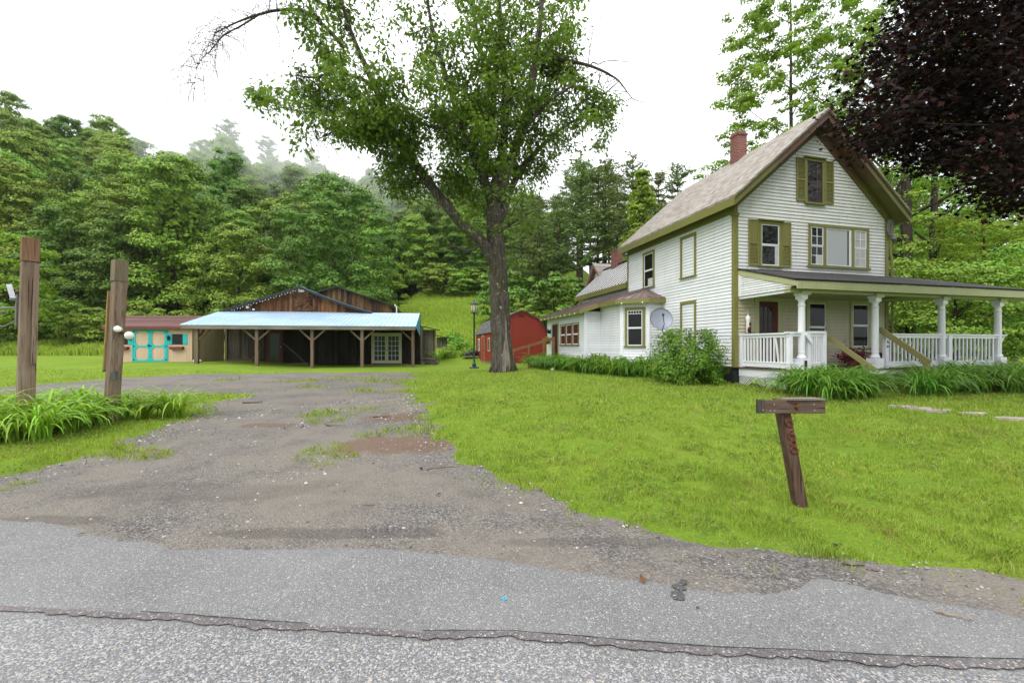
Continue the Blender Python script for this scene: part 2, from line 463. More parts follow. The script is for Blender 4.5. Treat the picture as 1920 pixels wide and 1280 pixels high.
M['glass_red'] = m_glass('glass_before_red_room', (.105, .026, .024), .1)
M['curtain'] = m_plain('pale_curtain', (.47, .47, .49), .8, .2, 0, .12, 3)
M['painted_sky_glass'] = m_glass('painted_sky_picture_glass', (.40, .42, .45), .06)  # pale base colour stands in for sky reflected in the pane
M['flower'] = m_leaf('dark_red_petal', (.16, .02, .02), .04, .5)
M['hosta'] = m_leaf('pale_hosta_leaf', (.22, .32, .09), .03, .5)
M['stick'] = m_plain('dead_stick', (.06, .036, .022), .9, .1, 0, .4, 20)
M['dead_leaf'] = m_plain('dead_leaf', (.14, .062, .025), .8, .2, 0, .4, 20)
M['stone'] = m_plain('white_stone', (.55, .53, .5), .8, .2)

def m_metalroof(name, col, dirty, rough=.35, metal=.35):
    N = NT(name)
    isl = N.island()
    c = N.mix(N.ramp(N.noise(.7, 6, .6), [(.35, 0), (.7, 1)]), col, dirty)
    c = N.mix(N.math('MULTIPLY', isl, .25), c, tuple(x * .8 for x in col))
    return N.end(N.bsdf(c, rough, .5, metal))
M['roof_blue'] = m_metalroof('pale_blue_metal_roof', (.33, .50, .69), (.48, .60, .70), .38, .2)
M['roof_cyan'] = m_metalroof('cyan_blue_metal_roof', (.13, .42, .55), (.25, .5, .62), .4, .2)
M['roof_brown'] = m_metalroof('brown_metal_roof', (.16, .105, .10), (.26, .2, .19), .4, .3)
M['roof_silver'] = m_metalroof('silver_white_metal_roof', (.80, .80, .80), (.7, .68, .67), .35, .1)
M['roof_dark'] = m_metalroof('near_black_metal_roof', (.018, .017, .018), (.04, .036, .036), .5, .2)
M['seam'] = m_plain('dark_roof_seam', (.02, .018, .018), .6, .3)

# --- ground
def m_grass_ground():
    N = NT('lawn_ground')
    p = N.tc()
    n1 = N.noise(.55, 5, .6); n2 = N.noise(3.2, 6, .7); n3 = N.noise(38, 4, .75)
    c = N.ramp(n1, [(.3, (.125, .215, .024)), (.5, (.19, .28, .03)), (.72, (.25, .305, .045))])
    c = N.mix(N.ramp(n2, [(.42, 0), (.66, .7)]), c, (.17, .29, .02))
    c = N.mix(N.ramp(N.noise(1.1, 5, .65, N.map(loc=(31, 7, 0))), [(.58, 0), (.72, .6)]), c, (.33, .31, .06))
    c = N.mix(N.ramp(N.noise(.5, 6, .72, N.map(loc=(3, 57, 0))), [(.63, 0), (.72, .75)]), c, (.25, .18, .07))
    c = N.mix(N.ramp(n3, [(.40, .6), (.58, 0)]), c, (.08, .13, .012))
    c = N.mix(N.ramp(N.noise(9, 4, .6), [(.5, 0), (.7, .6)]), c, (.10, .19, .02))
    # woodland floor on the hill
    y = N.sep(p, 1); x = N.sep(p, 0)
    far = N.math('MULTIPLY', N.ramp(N.math('MULTIPLY', N.math('SUBTRACT', y, 44), .03, True), [(0, 0), (1, 1)]), N.ramp(N.math('MULTIPLY', N.math('SUBTRACT', -26.0, x), .08, True), [(0, 0), (1, 1)]))
    far2 = N.ramp(N.math('MULTIPLY', N.math('SUBTRACT', y, 80), .2, True), [(0, 0), (1, 1)])
    c = N.mix(N.math('MAXIMUM', far, far2), c, (.02, .035, .008))
    return N.end(N.bsdf(c, .95, .1, 0, N.bump(N.math('ADD', n3, n2), .8, .05)))
M['ground'] = m_grass_ground()

def m_gravel():
    N = NT('driveway_gravel')
    p = N.tc()
    d1 = N.voro(58, out='Color'); dd = N.voro(58); d2 = N.voro(120, out='Color')
    big = N.noise(.6, 5, .65); mid = N.noise(1.6, 6, .65)
    g = N.math('MULTIPLY', N.math('ADD', N.sep(d1, 0), N.sep(d2, 1)), .5)
    c = N.ramp(g, [(.15, (.045, .041, .040)), (.5, (.116, .108, .101)), (.8, (.20, .188, .176)), (.95, (.36, .34, .33))])
    c = N.mix(N.ramp(big, [(.38, 0), (.56, .85)]), c, N.mix(N.noise(60, 3), (.135, .120, .100), (.225, .20, .17)))
    c = N.mix(N.ramp(mid, [(.52, 0), (.75, .5)]), c, (.06, .053, .05))
    # rusty earth, washed out in two hollows
    X = N.sep(p, 0); Y = N.sep(p, 1)
    def spot(cx, cy, rx, ry, amt, edge=.5):
        a = N.math('POWER', N.math('MULTIPLY', N.math('SUBTRACT', X, cx), 1 / rx), 2.0)
        b = N.math('POWER', N.math('MULTIPLY', N.math('SUBTRACT', Y, cy), 1 / ry), 2.0)
        d = N.math('ADD', N.math('ADD', a, b), N.math('MULTIPLY', N.math('SUBTRACT', N.noise(2.1, 5, .65), .5), 2.6))
        return N.ramp(d, [(edge, amt), (min(1, edge + .8), 0)])
    for s in ((-1.7, 6.15, 1.1, .6, .6), (-2.0, 8.3, 1.2, .5, .6), (-4.5, 7.9, .6, .25, .5), (.55, 4.55, .5, .22, .4), (-5.2, 5.9, .6, .3, .35)):
        c = N.mix(spot(*s), c, N.mix(N.noise(14, 5, .7), (.085, .042, .022), (.165, .083, .042)))
    for s in ((-1.5, 3.35, 1.1, .12, .45), (.7, 3.2, 1.0, .1, .35), (-4.1, 3.6, .9, .12, .4), (-3.3, 4.3, 1.6, .3, .25)):
        c = N.mix(spot(*s), c, (.055, .047, .045))
    h = N.math('SUBTRACT', N.noise(9, 4), N.math('MULTIPLY', dd, .8))
    return N.end(N.bsdf(c, .88, .25, 0, N.bump(h, .8, .02)))
M['gravel'] = m_gravel()

def m_asphalt(name, base, chips, scale, bump=.5, spots=True):
    N = NT(name)
    v = N.voro(scale, out='Color'); vd = N.voro(scale); v2 = N.voro(scale * 2.1, out='Color')
    r = N.sep(v, 0)
    tone = N.math('ADD', N.math('MULTIPLY', N.sep(v2, 1), .5), N.math('MULTIPLY', N.noise(.8, 5, .6), .5))
    c = N.ramp(tone, [(.28, tuple(x * .5 for x in base)), (.5, base), (.75, tuple(x * 1.35 for x in base))])
    chip = N.ramp(r, [(1 - chips, 0), (1 - chips + .12, 1)])
    cc = N.ramp(N.sep(v, 1), [(0, (.17, .17, .18)), (.45, (.25, .25, .255)), (.8, (.37, .365, .355)), (.93, (.36, .30, .23)), (1, (.24, .28, .34))])
    c = N.mix(chip, c, cc)
    if spots: c = N.mix(N.ramp(N.noise(1.2, 5, .65), [(.6, 0), (.75, .35)]), c, tuple(x * .45 for x in base))
    return N.end(N.bsdf(c, .7, .35, 0, N.bump(N.math('SUBTRACT', N.noise(scale * .5, 3), vd), bump, .01)))
M['asphalt'] = m_asphalt('fine_gray_asphalt', (.158, .158, .159), .17, 135, .4)
M['chipseal'] = m_asphalt('coarse_chip_seal', (.15, .15, .153), .45, 120, .5, False)
M['tar'] = m_asphalt('worn_tar_joint', (.112, .100, .100), .16, 110, .3)
M['oil'] = m_asphalt('oil_stained_asphalt', (.065, .065, .068), .06, 125, .35)
M['tar_black'] = m_plain('black_tar', (.018, .016, .017), .6, .4, 0, .5, 30, .6)

# --- foliage
M['grass'] = m_leaf('grass_blade', (.30, .395, .060), .05, 1.0, .38, .6, (.42, .38, .17), .10, [((0, 0, 0), .7, .45, .65, .6, (.19, .30, .04)), ((5, 9, 0), 2.6, .52, .68, .65, (.15, .27, .035)), ((31, 7, 0), .9, .56, .7, .75, (.36, .34, .08)), ((3, 57, 0), .6, .60, .70, .8, (.27, .19, .08))])
M['tallgrass'] = m_leaf('tall_meadow_grass', (.34, .48, .065), .04, .7, .4, .6, (.40, .44, .15), .12)
M['clover'] = m_leaf('clover_leaf', (.13, .23, .04), .04, .8, .3, .55, (.24, .2, .08), .15)
M['lily'] = m_leaf('daylily_blade', (.22, .39, .035), .03, .5, .3, .42)
M['lily_dark'] = m_leaf('deep_green_daylily_blade', (.125, .265, .03), .03, .5, .3, .42)
M['maple'] = m_leaf('maple_leaf', (.115, .20, .024), .045, .9, .40, .5)
M['purple'] = m_leaf('purple_maple_leaf', (.009, .0042, .0038), .05, 1.1, .14, .6, (.038, .010, .008), .06)
M['forest'] = m_leaf('forest_leaf', (.165, .275, .026), .04, .8, .12, .6)
M['forest_dark'] = m_leaf('deep_forest_leaf', (.098, .19, .022), .035, .8, .12, .6)
M['forest_bright'] = m_leaf('spring_leaf', (.19, .32, .025), .045, .6, .4, .55)
M['needle'] = m_leaf('pine_needle', (.15, .205, .06), .05, .6, .2, .6)
M['bush'] = m_leaf('bush_leaf', (.125, .25, .022), .04, .6, .3, .45)
M['weeds'] = m_leaf('weed_leaf', (.18, .33, .035), .05, .6, .3, .5)
M['bark'] = m_bark('mossy_maple_bark', (.022, .019, .016), (.125, .108, .094), (.05, .05, .014), (.35, .34, .31), 4)
M['bark_scar'] = m_bark('bare_gray_scar', (.10, .085, .07), (.27, .23, .195), None, None, 6)
M['bark_dark'] = m_bark('forest_bark', (.022, .017, .014), (.075, .06, .05), None, None, 3)
M['bark_pale'] = m_bark('gray_bark', (.10, .09, .08), (.22, .2, .18), None, None, 3)
M['twig'] = m_plain('bare_twig', (.045, .036, .032), .9, .1, 0, .3, 20)
# ------------------------------------------------------------------ ground, drive, road
def pxpoly(pts): return [ground_px(*p) for p in pts]
DRIVE_PX = [(-500, 926), (-200, 908), (0, 898), (60, 888), (160, 862), (270, 818), (330, 795), (395, 772), (350, 760), (420, 752), (485, 741), (440, 737), (360, 741), (300, 747), (200, 748), (100, 742), (-100, 744), (-300, 746),
            (-300, 730), (0, 727), (60, 722), (130, 716), (230, 708), (330, 703.5), (420, 700.5), (640, 698.5), (720, 698.5), (785, 699.5), (775, 707), (765, 735), (790, 765), (800, 790), (815, 815), (850, 860), (960, 900), (1060, 945),
            (1080, 965), (1180, 990), (1260, 1010), (1380, 1025), (1500, 1040), (1600, 1050), (1750, 1066), (1920, 1086), (2300, 1135)]
DRIVE = pxpoly(DRIVE_PX) + [(9.0, 1.2), (0, 1.2), (-9, 1.2)]
EDGE_PX = [(-500, 925), (-200, 950), (0, 970), (150, 983), (200, 1000), (350, 1025), (500, 1026), (660, 1028), (800, 1033), (960, 1050), (1080, 1066), (1200, 1085), (1300, 1098), (1400, 1105), (1480, 1100), (1510, 1080), (1560, 1086), (1640, 1105), (1780, 1132), (1920, 1160), (2200, 1215)]
SEAM_PX = [(-500, 1105), (0, 1150), (160, 1160), (320, 1169), (480, 1181), (640, 1189), (800, 1203), (960, 1203), (1080, 1214), (1200, 1224), (1350, 1236), (1500, 1242), (1700, 1250), (1920, 1257), (2300, 1270)]
EDGE = pxpoly(EDGE_PX); SEAM = pxpoly(SEAM_PX)
ex, ey = zip(*EDGE)
ROAD = EDGE + [(14, 1.2), (14, -6), (-14, -6), (-14, EDGE[0][1] + .5)]

def spaced(*segs):
    out = []
    for a, b, s in segs: out += list(np.arange(a, b, s))
    return np.array(out + [segs[-1][1]])
gx = spaced((-230, -60, 5), (-60, -26, 1.2), (-26, 20, .5), (20, 60, 1.5), (60, 230, 6))
gy = spaced((-30, 0, 3), (0, 12, .3), (12, 45, .6), (45, 100, 1.6), (100, 225, 5))
XX, YY = np.meshgrid(gx, gy)
ground = link('lawn', grid_mesh('lawn', gx, gy, G(XX, YY)), M['ground'])
tag(ground, 'mown yellow-green lawn rising to meadow and wooded hill', 'lawn', kind='structure')

def edge_noise(X, Y):
    return .16 * vnoise(X, Y, .9, 5) + .12 * vnoise(X, Y, .31, 6) + .09 * vnoise(X, Y, .13, 8)
PATCH = [(ground_px(px, py), r) for px, py, r in ((635, 775, .62), (610, 790, .3), (785, 808, .36), (620, 845, .30), (600, 858, .25), (645, 860, .16), (245, 852, .42), (205, 856, .22), (725, 812, .2), (430, 714, .5), (560, 716, .7), (660, 710, 1.0), (740, 716, 1.1), (590, 728, .4), (700, 735, .6), (20, 918, .12), (690, 820, .15), (610, 870, .2), (1190, 985, .12))]
def drive_sd(X, Y):
    s = sdist(X, Y, DRIVE)
    return s
dx = np.arange(-24, 9.01, .14)
dy = spaced((1.3, 8, .07), (8, 16, .14), (16, 26, .22))
XX, YY = np.meshgrid(dx, dy)
s = drive_sd(XX, YY) + edge_noise(XX, YY) * np.clip(YY / 5, .6, 2.2)
bumps = .008 * vnoise(XX, YY, .5, 12) + .004 * vnoise(XX, YY, .2, 13) - .012 * sm(.6, -.2, s)
Z = G(XX, YY) + np.clip(s * .12, -.06, .020) + bumps * sm(0, .4, s) - .05 * sm(-.12, -.3, YY - np.interp(XX, ex, ey))
drive = link('driveway', grid_mesh('driveway', dx, dy, Z), M['gravel'])
tag(drive, 'worn gray gravel driveway leading from the road to the barn', 'driveway', kind='structure')

# road: coarse surface, then a finer strip laid over it, then the sealed joint
rx = np.arange(-11, 11.01, .06); ry = np.arange(1.1, 4.8, .05)
XX, YY = np.meshgrid(rx, ry)
ye = np.interp(rx, ex, ey)[None, :] + .03 * vnoise(XX, YY, .33, 3) + .02 * vnoise(XX, YY, .1, 4)
sx, sy = zip(*SEAM)
ys = np.interp(rx, sx, sy)[None, :]
Z = G(XX, YY) + np.clip((ye - YY) * .25, -.05, .026) + .002 * vnoise(XX, YY, .4, 9)
strip = link('road_edge_strip', grid_mesh('road_edge_strip', rx, ry, Z), M['asphalt'])
tag(strip, 'smooth gray asphalt strip along the road edge', 'road', kind='structure')
ry2 = np.arange(-6, 3.2, .06)
XX, YY = np.meshgrid(rx, ry2)
ys2 = np.interp(rx, sx, sy)[None, :] + .012 * vnoise(XX, YY, .25, 21)
Z = G(XX, YY) + np.clip((ys2 - YY) * .5, -.05, .032) + .002 * vnoise(XX, YY, .4, 10)
road = link('road', grid_mesh('road', rx, ry2, Z), M['chipseal'])
tag(road, 'coarse light gray chip-sealed road in the foreground', 'road', kind='structure')
def ribbon(name, w0, w1, off, z, mat, label, broken=None):  # jagged strip following the joint
    mb = MB(); xs = np.arange(-10, 10, .02); prev = None
    for x in xs:
        c = float(np.interp(x, sx, sy)) + off
        j = float(vnoise(x, 0, .21, 31)) + .6 * float(vnoise(x, 0, .07, 32))
        if broken and float(vnoise(x, 3, .8, 33)) < broken: prev = None; continue
        cur = ((x, c - w0 * (1 + .22 * j + .35 * float(vnoise(x, 5, .035, 35))), z), (x, c + w1 * (1 + .4 * float(vnoise(x, 9, .17, 34)) + .6 * float(vnoise(x, 7, .03, 36))), z))
        if prev: mb.quad(prev[0], cur[0], cur[1], prev[1])
        prev = cur
    return tag(mb.build(name, mat), label, 'road joint', kind='structure')
ribbon('road_joint', .036, .009, 0, .0345, M['tar'], 'brown tar joint running along the road', -.66)
ribbon('road_crack', .004, .004, .018, .0375, M['tar_black'], 'thin black crack beside the tar joint of the road', -.1)
mb = MB()
for px, py, r in ((1272, 1112, .05), (1270, 1126, .06), (1280, 1100, .035), (1308, 1150, .012)):
    x, y = ground_px(px, py); pts = []
    for k in range(18):
        a = 2 * math.pi * k / 18; rr = r * random.uniform(.6, 1.15)
        pts.append((x + rr * .8 * math.cos(a), y + rr * math.sin(a), .0315))
    mb.quad(*pts)
tag(mb.build('road_stain', M['oil']), 'dark oily stain on the gray asphalt strip', 'stain', kind='structure')

# loose stones, one mass
n = 40000
px = rng.uniform(-9, 7, n); py = 1.5 + rng.random(n) ** 1.2 * 11
s = drive_sd(px, py); yed = np.interp(px, ex, ey)
ok = (s > -.08) & (py > yed - .03) & (rng.random(n) < np.clip(.35 + .9 * vnoise(px, py, .8, 41) + .8 * np.exp(-((py - yed) / .35) ** 2) + .9 * np.exp(-(np.maximum(s, 0) / .3) ** 2), .04, 1))
px, py = px[ok], py[ok]; n = len(px)
r = np.clip(rng.lognormal(-4.95, .5, n), .003, .022) * np.clip(py / 4, .8, 1.8)
oct_ = np.array([(1, 0, 0), (0, 1, 0), (-1, 0, 0), (0, -1, 0), (0, 0, .7), (0, 0, -.3)], float)
tri = np.array([(0, 1, 4), (1, 2, 4), (2, 3, 4), (3, 0, 4)])
a = rng.uniform(0, 6.28, n); ca, sa = np.cos(a), np.sin(a)
V = oct_[None] * rng.uniform(.6, 1.3, (n, 6, 1)) * r[:, None, None]
V = np.stack([V[..., 0] * ca[:, None] - V[..., 1] * sa[:, None], V[..., 0] * sa[:, None] + V[..., 1] * ca[:, None], V[..., 2]], -1)
V += np.stack([px, py, G(px, py) + .018], -1)[:, None]
me = bpy.data.meshes.new('loose_gravel')
co = V.reshape(-1, 3); fi = (tri[None] + (np.arange(n) * 6)[:, None, None]).reshape(-1, 3)
me.from_pydata(co.tolist(), [], fi.tolist())
N = NT('loose_stone'); isl = N.island()
stone = N.end(N.bsdf(N.ramp(isl, [(0, (.06, .055, .055)), (.5, (.16, .15, .145)), (.85, (.3, .28, .27)), (1, (.45, .43, .4))]), .8, .3))
tag(link('loose_gravel', me, stone), 'loose gray stones scattered over the driveway and road shoulder', 'gravel', kind='stuff')

# ------------------------------------------------------------------ grass blades
def blades(name, px, py, h, w, mat, label, lean=.5, zoff=0):
    n = len(px)
    a = rng.uniform(0, 6.28, n); d = np.stack([np.cos(a), np.sin(a), np.zeros(n)], -1)
    b = rng.uniform(0, 6.28, n); l = np.stack([np.cos(b), np.sin(b), np.zeros(n)], -1) * (rng.random(n) * lean)[:, None] * h[:, None]
    p = np.stack([px, py, G(px, py) + zoff - .004], -1); up = np.array([0, 0, 1.0])
    m = p + up * (h * .6)[:, None] + l * .35
    t = p + up * (h * .95)[:, None] + l
    W = d * (w * .5)[:, None]
    q = np.stack([p - W, p + W, m + W * .8, t, m - W * .8], 1)
    return tag(link(name, np_mesh(name, q, 5), mat), label, 'grass', kind='stuff')

def lawn_ok(px, py):
    s = drive_sd(px, py) + edge_noise(px, py) * np.clip(py / 5, .6, 2.2)
    edge = s < 0.02
    ok = edge & (py > np.interp(px, ex, ey) + .25)
    for (cx, cy), r in PATCH:
        d = np.hypot((px - cx) * .75, py - cy) / r + .5 * vnoise(px, py, .25, 17)
        ok |= (d < 1.15) & (rng.random(len(px)) < 1.0 - .45 * d) & (s > 0)
    ok |= (s > 0) & (rng.random(len(px)) < .22 * np.exp(-s / (.16 * np.clip(py / 5, .8, 2))) * (vnoise(px, py, .2, 19) > -.2)) & (py > np.interp(px, ex, ey) + .12)
    thin = (s > -.3) & edge
    ok &= ~(thin & (rng.random(len(px)) < .35))
    return ok
def gen(n, y0, y1, pw):
    u = rng.random(n); y = (y0 ** (1 - pw) + u * (y1 ** (1 - pw) - y0 ** (1 - pw))) ** (1 / (1 - pw))
    x = rng.uniform(-1.34, 1.62, n) * y
    return x, y
px, py = gen(600000, 2.3, 23, 1.25)
k = lawn_ok(px, py) & (rng.random(len(px)) < .55 + .55 * vnoise(px, py, .45, 51) + .55 * vnoise(px, py, .13, 52))
px, py = px[k], py[k]; n = len(px)
tall = np.exp(-np.maximum(-drive_sd(px, py), 0) / .25)
h = rng.uniform(.020, .060, n) * (1 + .45 * vnoise(px, py, .13, 52)) * (1 + .9 * tall * rng.random(n)) * (1 + .35 * vnoise(px, py, .7, 53)) * np.clip(.7 + py / 16, .8, 1.5)
w = .0052 * np.clip(py / 3.6, 1, 4)
blades('lawn_grass', px, py, h, w, M['grass'], 'short yellow-green lawn grass beside the driveway', .9)
# clover and broad-leaved weeds growing low in the lawn
px, py = gen(60000, 2.6, 15, 1.2)
k = (drive_sd(px, py) < -.05) & (py > np.interp(px, ex, ey) + .3) & (vnoise(px, py, .5, 71) + .6 * vnoise(px, py, .17, 72) > .42)
px, py = px[k], py[k]; n = len(px)
P = np.stack([px, py, G(px, py) + rng.uniform(.015, .05, n)], -1); Nn = unit(rng.normal(size=(n, 3)) * .45 + (0, 0, 1))
tag(link('clover', np_mesh('clover', leaf_quads(P, Nn, rng.uniform(.014, .03, n) * np.clip(py / 4, 1, 2.2), .8), 4), M['clover']), 'darker green clover patches in the mown lawn', 'clover', kind='stuff')
# tall meadow grass on the slope behind barn, and the uncut bank left of the shed
px = np.concatenate([rng.uniform(-26, 6, 52000), rng.uniform(-75, -18, 60000)])
py = np.concatenate([33 + 48 * rng.random(52000) ** 1.1, 36 + 14 * rng.random(60000)])
inb = lambda x, y: (x < -20.5) & (y < 33.5) | ((x > -21) & (x < -5) & (y < 44)) | ((x > -4.5) & (x < 3) & (y < 40)) | (x > 1.5) & (y < 40)
k = ~inb(px, py) & (np.abs(px / py) < 1.4) & ~((px > -7) & (px < 1) & (py < 36 + 1.5 * vnoise(px, py, 2, 3)))
k &= ~((px < -22) & (py < 38.5 + 1.0 * vnoise(px, py, 4, 9)))
px, py = px[k], py[k]; n = len(px)
h = rng.uniform(.35, .75, n) * (1 + .4 * vnoise(px, py, 3, 61)) * np.where(px < -20, 1.45, .75); w = rng.uniform(.05, .11, n) * np.clip(py / 45, .8, 1.6)
blades('meadow_grass', px, py, h, w, M['tallgrass'], 'tall uncut bright green meadow grass on the slope and bank', .7)
# ------------------------------------------------------------------ farmhouse  (local frame: u along the front, v to the back)
HA = math.atan(.2532)
HX, HY = 7.14, 13.5
house = empty('farmhouse', (HX, HY, 0), HA, 'white clapboard two-storey farmhouse with olive trim and a railed front porch', 'house')
def hw(u, v, z=0):
    c, s_ = math.cos(HA), math.sin(HA)
    return (HX + u * c - v * s_, HY + u * s_ + v * c, z)
def front(v0=0.0): return lambda a, d, z: (a, v0 - d, z)          # wall facing the road
def left(u0=0.0): return lambda a, d, z: (u0 - d, a, z)            # wall facing the drive
def diag(u0, v0):                                                   # bay face at 45 degrees
    k = math.sqrt(.5)
    return lambda a, d, z: (u0 - a * k - d * k, v0 + a * k - d * k, z)
W_, L_ = 6.49, 6.71
RU, RZ, RS = W_ / 2, 9.35, .86
def rtop(u): return RZ - RS * abs(u - RU)

def siding(P, a0, a1, z0, z1, holes=(), expo=.112, jag=.0):
    """lapped boards; a0, a1 may be functions of z"""
    A0 = a0 if callable(a0) else (lambda z: a0)
    A1 = a1 if callable(a1) else (lambda z: a1)
    mb = MB(P); z = z0
    while z < z1 - .01:
        t = min(z + expo, z1)
        l0, r0, l1, r1 = A0(z), A1(z), A0(t), A1(t)
        if r0 - l0 > .03:
            j = random.uniform(-.0015, .0015)
            mb.quad((l0, .0165 + j, z), (r0, .0165 + j, z), (r1, -.003, t), (l1, -.003, t))
            mb.quad((l0, .0165 + j, z), (r0, .0165 + j, z), (r0, -.004, z), (l0, -.004, z))
        z = t
    return mb

# walls
fz = lambda z: max(0.0, RU - (RZ - .22 - z) / RS)
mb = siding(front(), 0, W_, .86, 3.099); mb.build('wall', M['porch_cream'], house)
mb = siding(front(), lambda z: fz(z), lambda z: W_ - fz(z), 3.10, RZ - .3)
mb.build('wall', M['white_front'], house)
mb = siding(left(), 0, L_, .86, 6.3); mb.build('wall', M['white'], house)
mb = MB(); mb.quad((W_, 0, .86), (W_, L_, .86), (W_, L_, 6.3), (W_, 0, 6.3)); mb.build('wall', M['white'], house)
mb = MB(); mb.quad((0, L_, .86), (W_, L_, .86), (W_, L_, 6.3), (RU, L_, 9.1), (0, L_, 6.3)); mb.build('wall', M['white'], house)
mb = MB(); mb.box(.03, W_ - .03, .04, L_, -.2, .87); mb.build('foundation', M['foundation'], house)

# corner boards
mb = MB(); mb.box(-.035, .10, -.035, 0.0, .84, 5.70); mb.box(-.035, 0.0, 0.0, .10, .84, 5.70)
mb.box(-.06, .125, -.06, .0, 5.70, 5.78); mb.box(-.06, 0.0, 0.0, .125, 5.70, 5.78); mb.box(-.03, .09, -.03, 0.0, 5.78, 6.2); mb.build('corner_board', M['olive'], house)
mb = MB(); mb.box(W_ - .11, W_ + .035, -.035, 0.0, .84, 6.2); mb.build('corner_board', M['olive'], house)
mb = MB(); mb.box(-.03, 0.0, L_ - .10, L_, 3.9, 5.9); mb.build('corner_board', M['olive'], house)
# frieze under the left eave and along the gable rake
mb = MB(); mb.box(-.04, 0.0, 0.002, L_, 5.781, 6.38); mb.box(-.20, -.04, -.02, L_, 6.10, 6.2)
mb.build('frieze', M['olive'], house)
mb = MB()
for sgn in (-1, 1):
    uo = RU + sgn * (W_ / 2)
    p = [(RU, RZ - .30), (uo, RZ - .30 - RS * W_ / 2), (uo, RZ - .62 - RS * W_ / 2), (RU, RZ - .66)]
    mb.prism(p, (0.0, .05), lambda q, t: (q[0], -t, q[1]))
mb.build('rake_frieze', M['rake'], house)

# roof
ov, fo, bo = .42, .46, .20
def slope_pts(sgn, dz):
    ue = RU + sgn * (W_ / 2 + ov)
    return ue, rtop(ue) + dz
mb = MB(); sof = MB(); rk = MB()
for sgn in (-1, 1):
    ue, ze = slope_pts(sgn, 0)
    mb.prism([(RU, RZ), (ue, ze), (ue, ze - .07), (RU, RZ - .07)], (-fo - .05, L_ + bo), lambda q, t: (q[0], t, q[1]))
    sof.prism([(RU, RZ - .09), (ue - sgn * .03, ze - .06), (ue - sgn * .03, ze - .27), (RU, RZ - .27)], (-fo + .055, L_ + bo - .03), lambda q, t: (q[0], t, q[1]))
    rk.prism([(RU, RZ - .075), (ue, ze - .075), (ue, ze - .34), (RU, RZ - .34)], (-fo, -fo + .05), lambda q, t: (q[0], t, q[1]))
    rk.prism([(RU, RZ - .06), (ue + sgn * .02, ze - .045), (ue + sgn * .02, ze - .13), (RU, RZ - .145)], (-fo - .035, -fo - .002), lambda q, t: (q[0], t, q[1]))
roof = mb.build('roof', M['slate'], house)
sof.build('soffit', M['rake'], house)
rk.build('rake_board', M['rake'], house)
for sgn in (-1, 1):
    ue, ze = slope_pts(sgn, 0); mb = MB()
    mb.box(min(ue, ue - sgn * .04), max(ue, ue - sgn * .04), -fo + .052, L_ + bo - .002, ze - .32, ze - .075)
    mb.build('eave_board', M['olive'], house)
mb = MB(); mb.box(2.90, 3.34, 3.05, 3.47, 8.6, 10.16); mb.box(2.87, 3.37, 3.02, 3.50, 10.16, 10.24); mb.box(2.91, 3.33, 3.06, 3.46, 10.24, 10.32)
mb.build('chimney', M['brick'], roof)

# ---- windows
def win(P, a0, a1, z0, z1, parent=house, trim='olive', tw=.09, cap=True, sash='white_trim', glass='glass', mid=True, grid=None, curtain=None, sill=True, frame_d=.05):
    """a0..a1, z0..z1: the opening"""
    t = tw
    mb = MB(P)
    mb.box(a0 - t, a0, 0, frame_d, z0 - .01, z1); mb.box(a1, a1 + t, 0, frame_d, z0 - .01, z1)
    mb.box(a0 - t, a1 + t, 0, frame_d + .004, z1, z1 + t * 1.15)
    if cap: mb.box(a0 - t - .05, a1 + t + .05, 0, frame_d + .06, z1 + t * 1.15, z1 + t * 1.15 + .045)
    if sill: mb.box(a0 - t - .03, a1 + t + .03, 0, frame_d + .045, z0 - .06, z0 - .01)
    fr = mb.build('window', M[trim], parent, bevel=.004)
    s = .035; mb = MB(P); zm = (z0 + z1) / 2
    for zz0, zz1, dd in (((z0, zm, .026), (zm, z1, .034)) if mid else ((z0, z1, .03),)):
        mb.box(a0, a0 + s, .0, dd, zz0, zz1); mb.box(a1 - s, a1, .0, dd, zz0, zz1)
        mb.box(a0 + s, a1 - s, .0, dd, zz0, zz0 + s); mb.box(a0 + s, a1 - s, .0, dd, zz1 - s, zz1)
        if grid:
            nx, nz = grid
            for i in range(1, nx):
                x = a0 + (a1 - a0) * i / nx; mb.box(x - .009, x + .009, .0, dd - .006, zz0 + s, zz1 - s)
            for i in range(1, nz):
                z = zz0 + (zz1 - zz0) * i / nz; mb.box(a0 + s, a1 - s, .0, dd - .008, z - .009, z + .009)
    mb.build('sash', M[sash], fr)
    mb = MB(P); mb.box(a0, a1, .0, .0195, z0, z1); mb.build('pane', M[glass], fr)
    if curtain:
        for (c0, c1, y0, y1) in curtain:
            mb = MB(P); n = max(3, int((c1 - c0) / .03)); 
            for i in range(n):
                x0 = c0 + (c1 - c0) * i / n; x1 = c0 + (c1 - c0) * (i + 1) / n
                e0 = .0205 + .003 * (i % 2); e1 = .0205 + .003 * ((i + 1) % 2)
                mb.quad((x0, e0, y0), (x1, e1, y0), (x1, e1, y1), (x0, e0, y1))
            mb.build('curtain', M['curtain'], fr)
    return fr

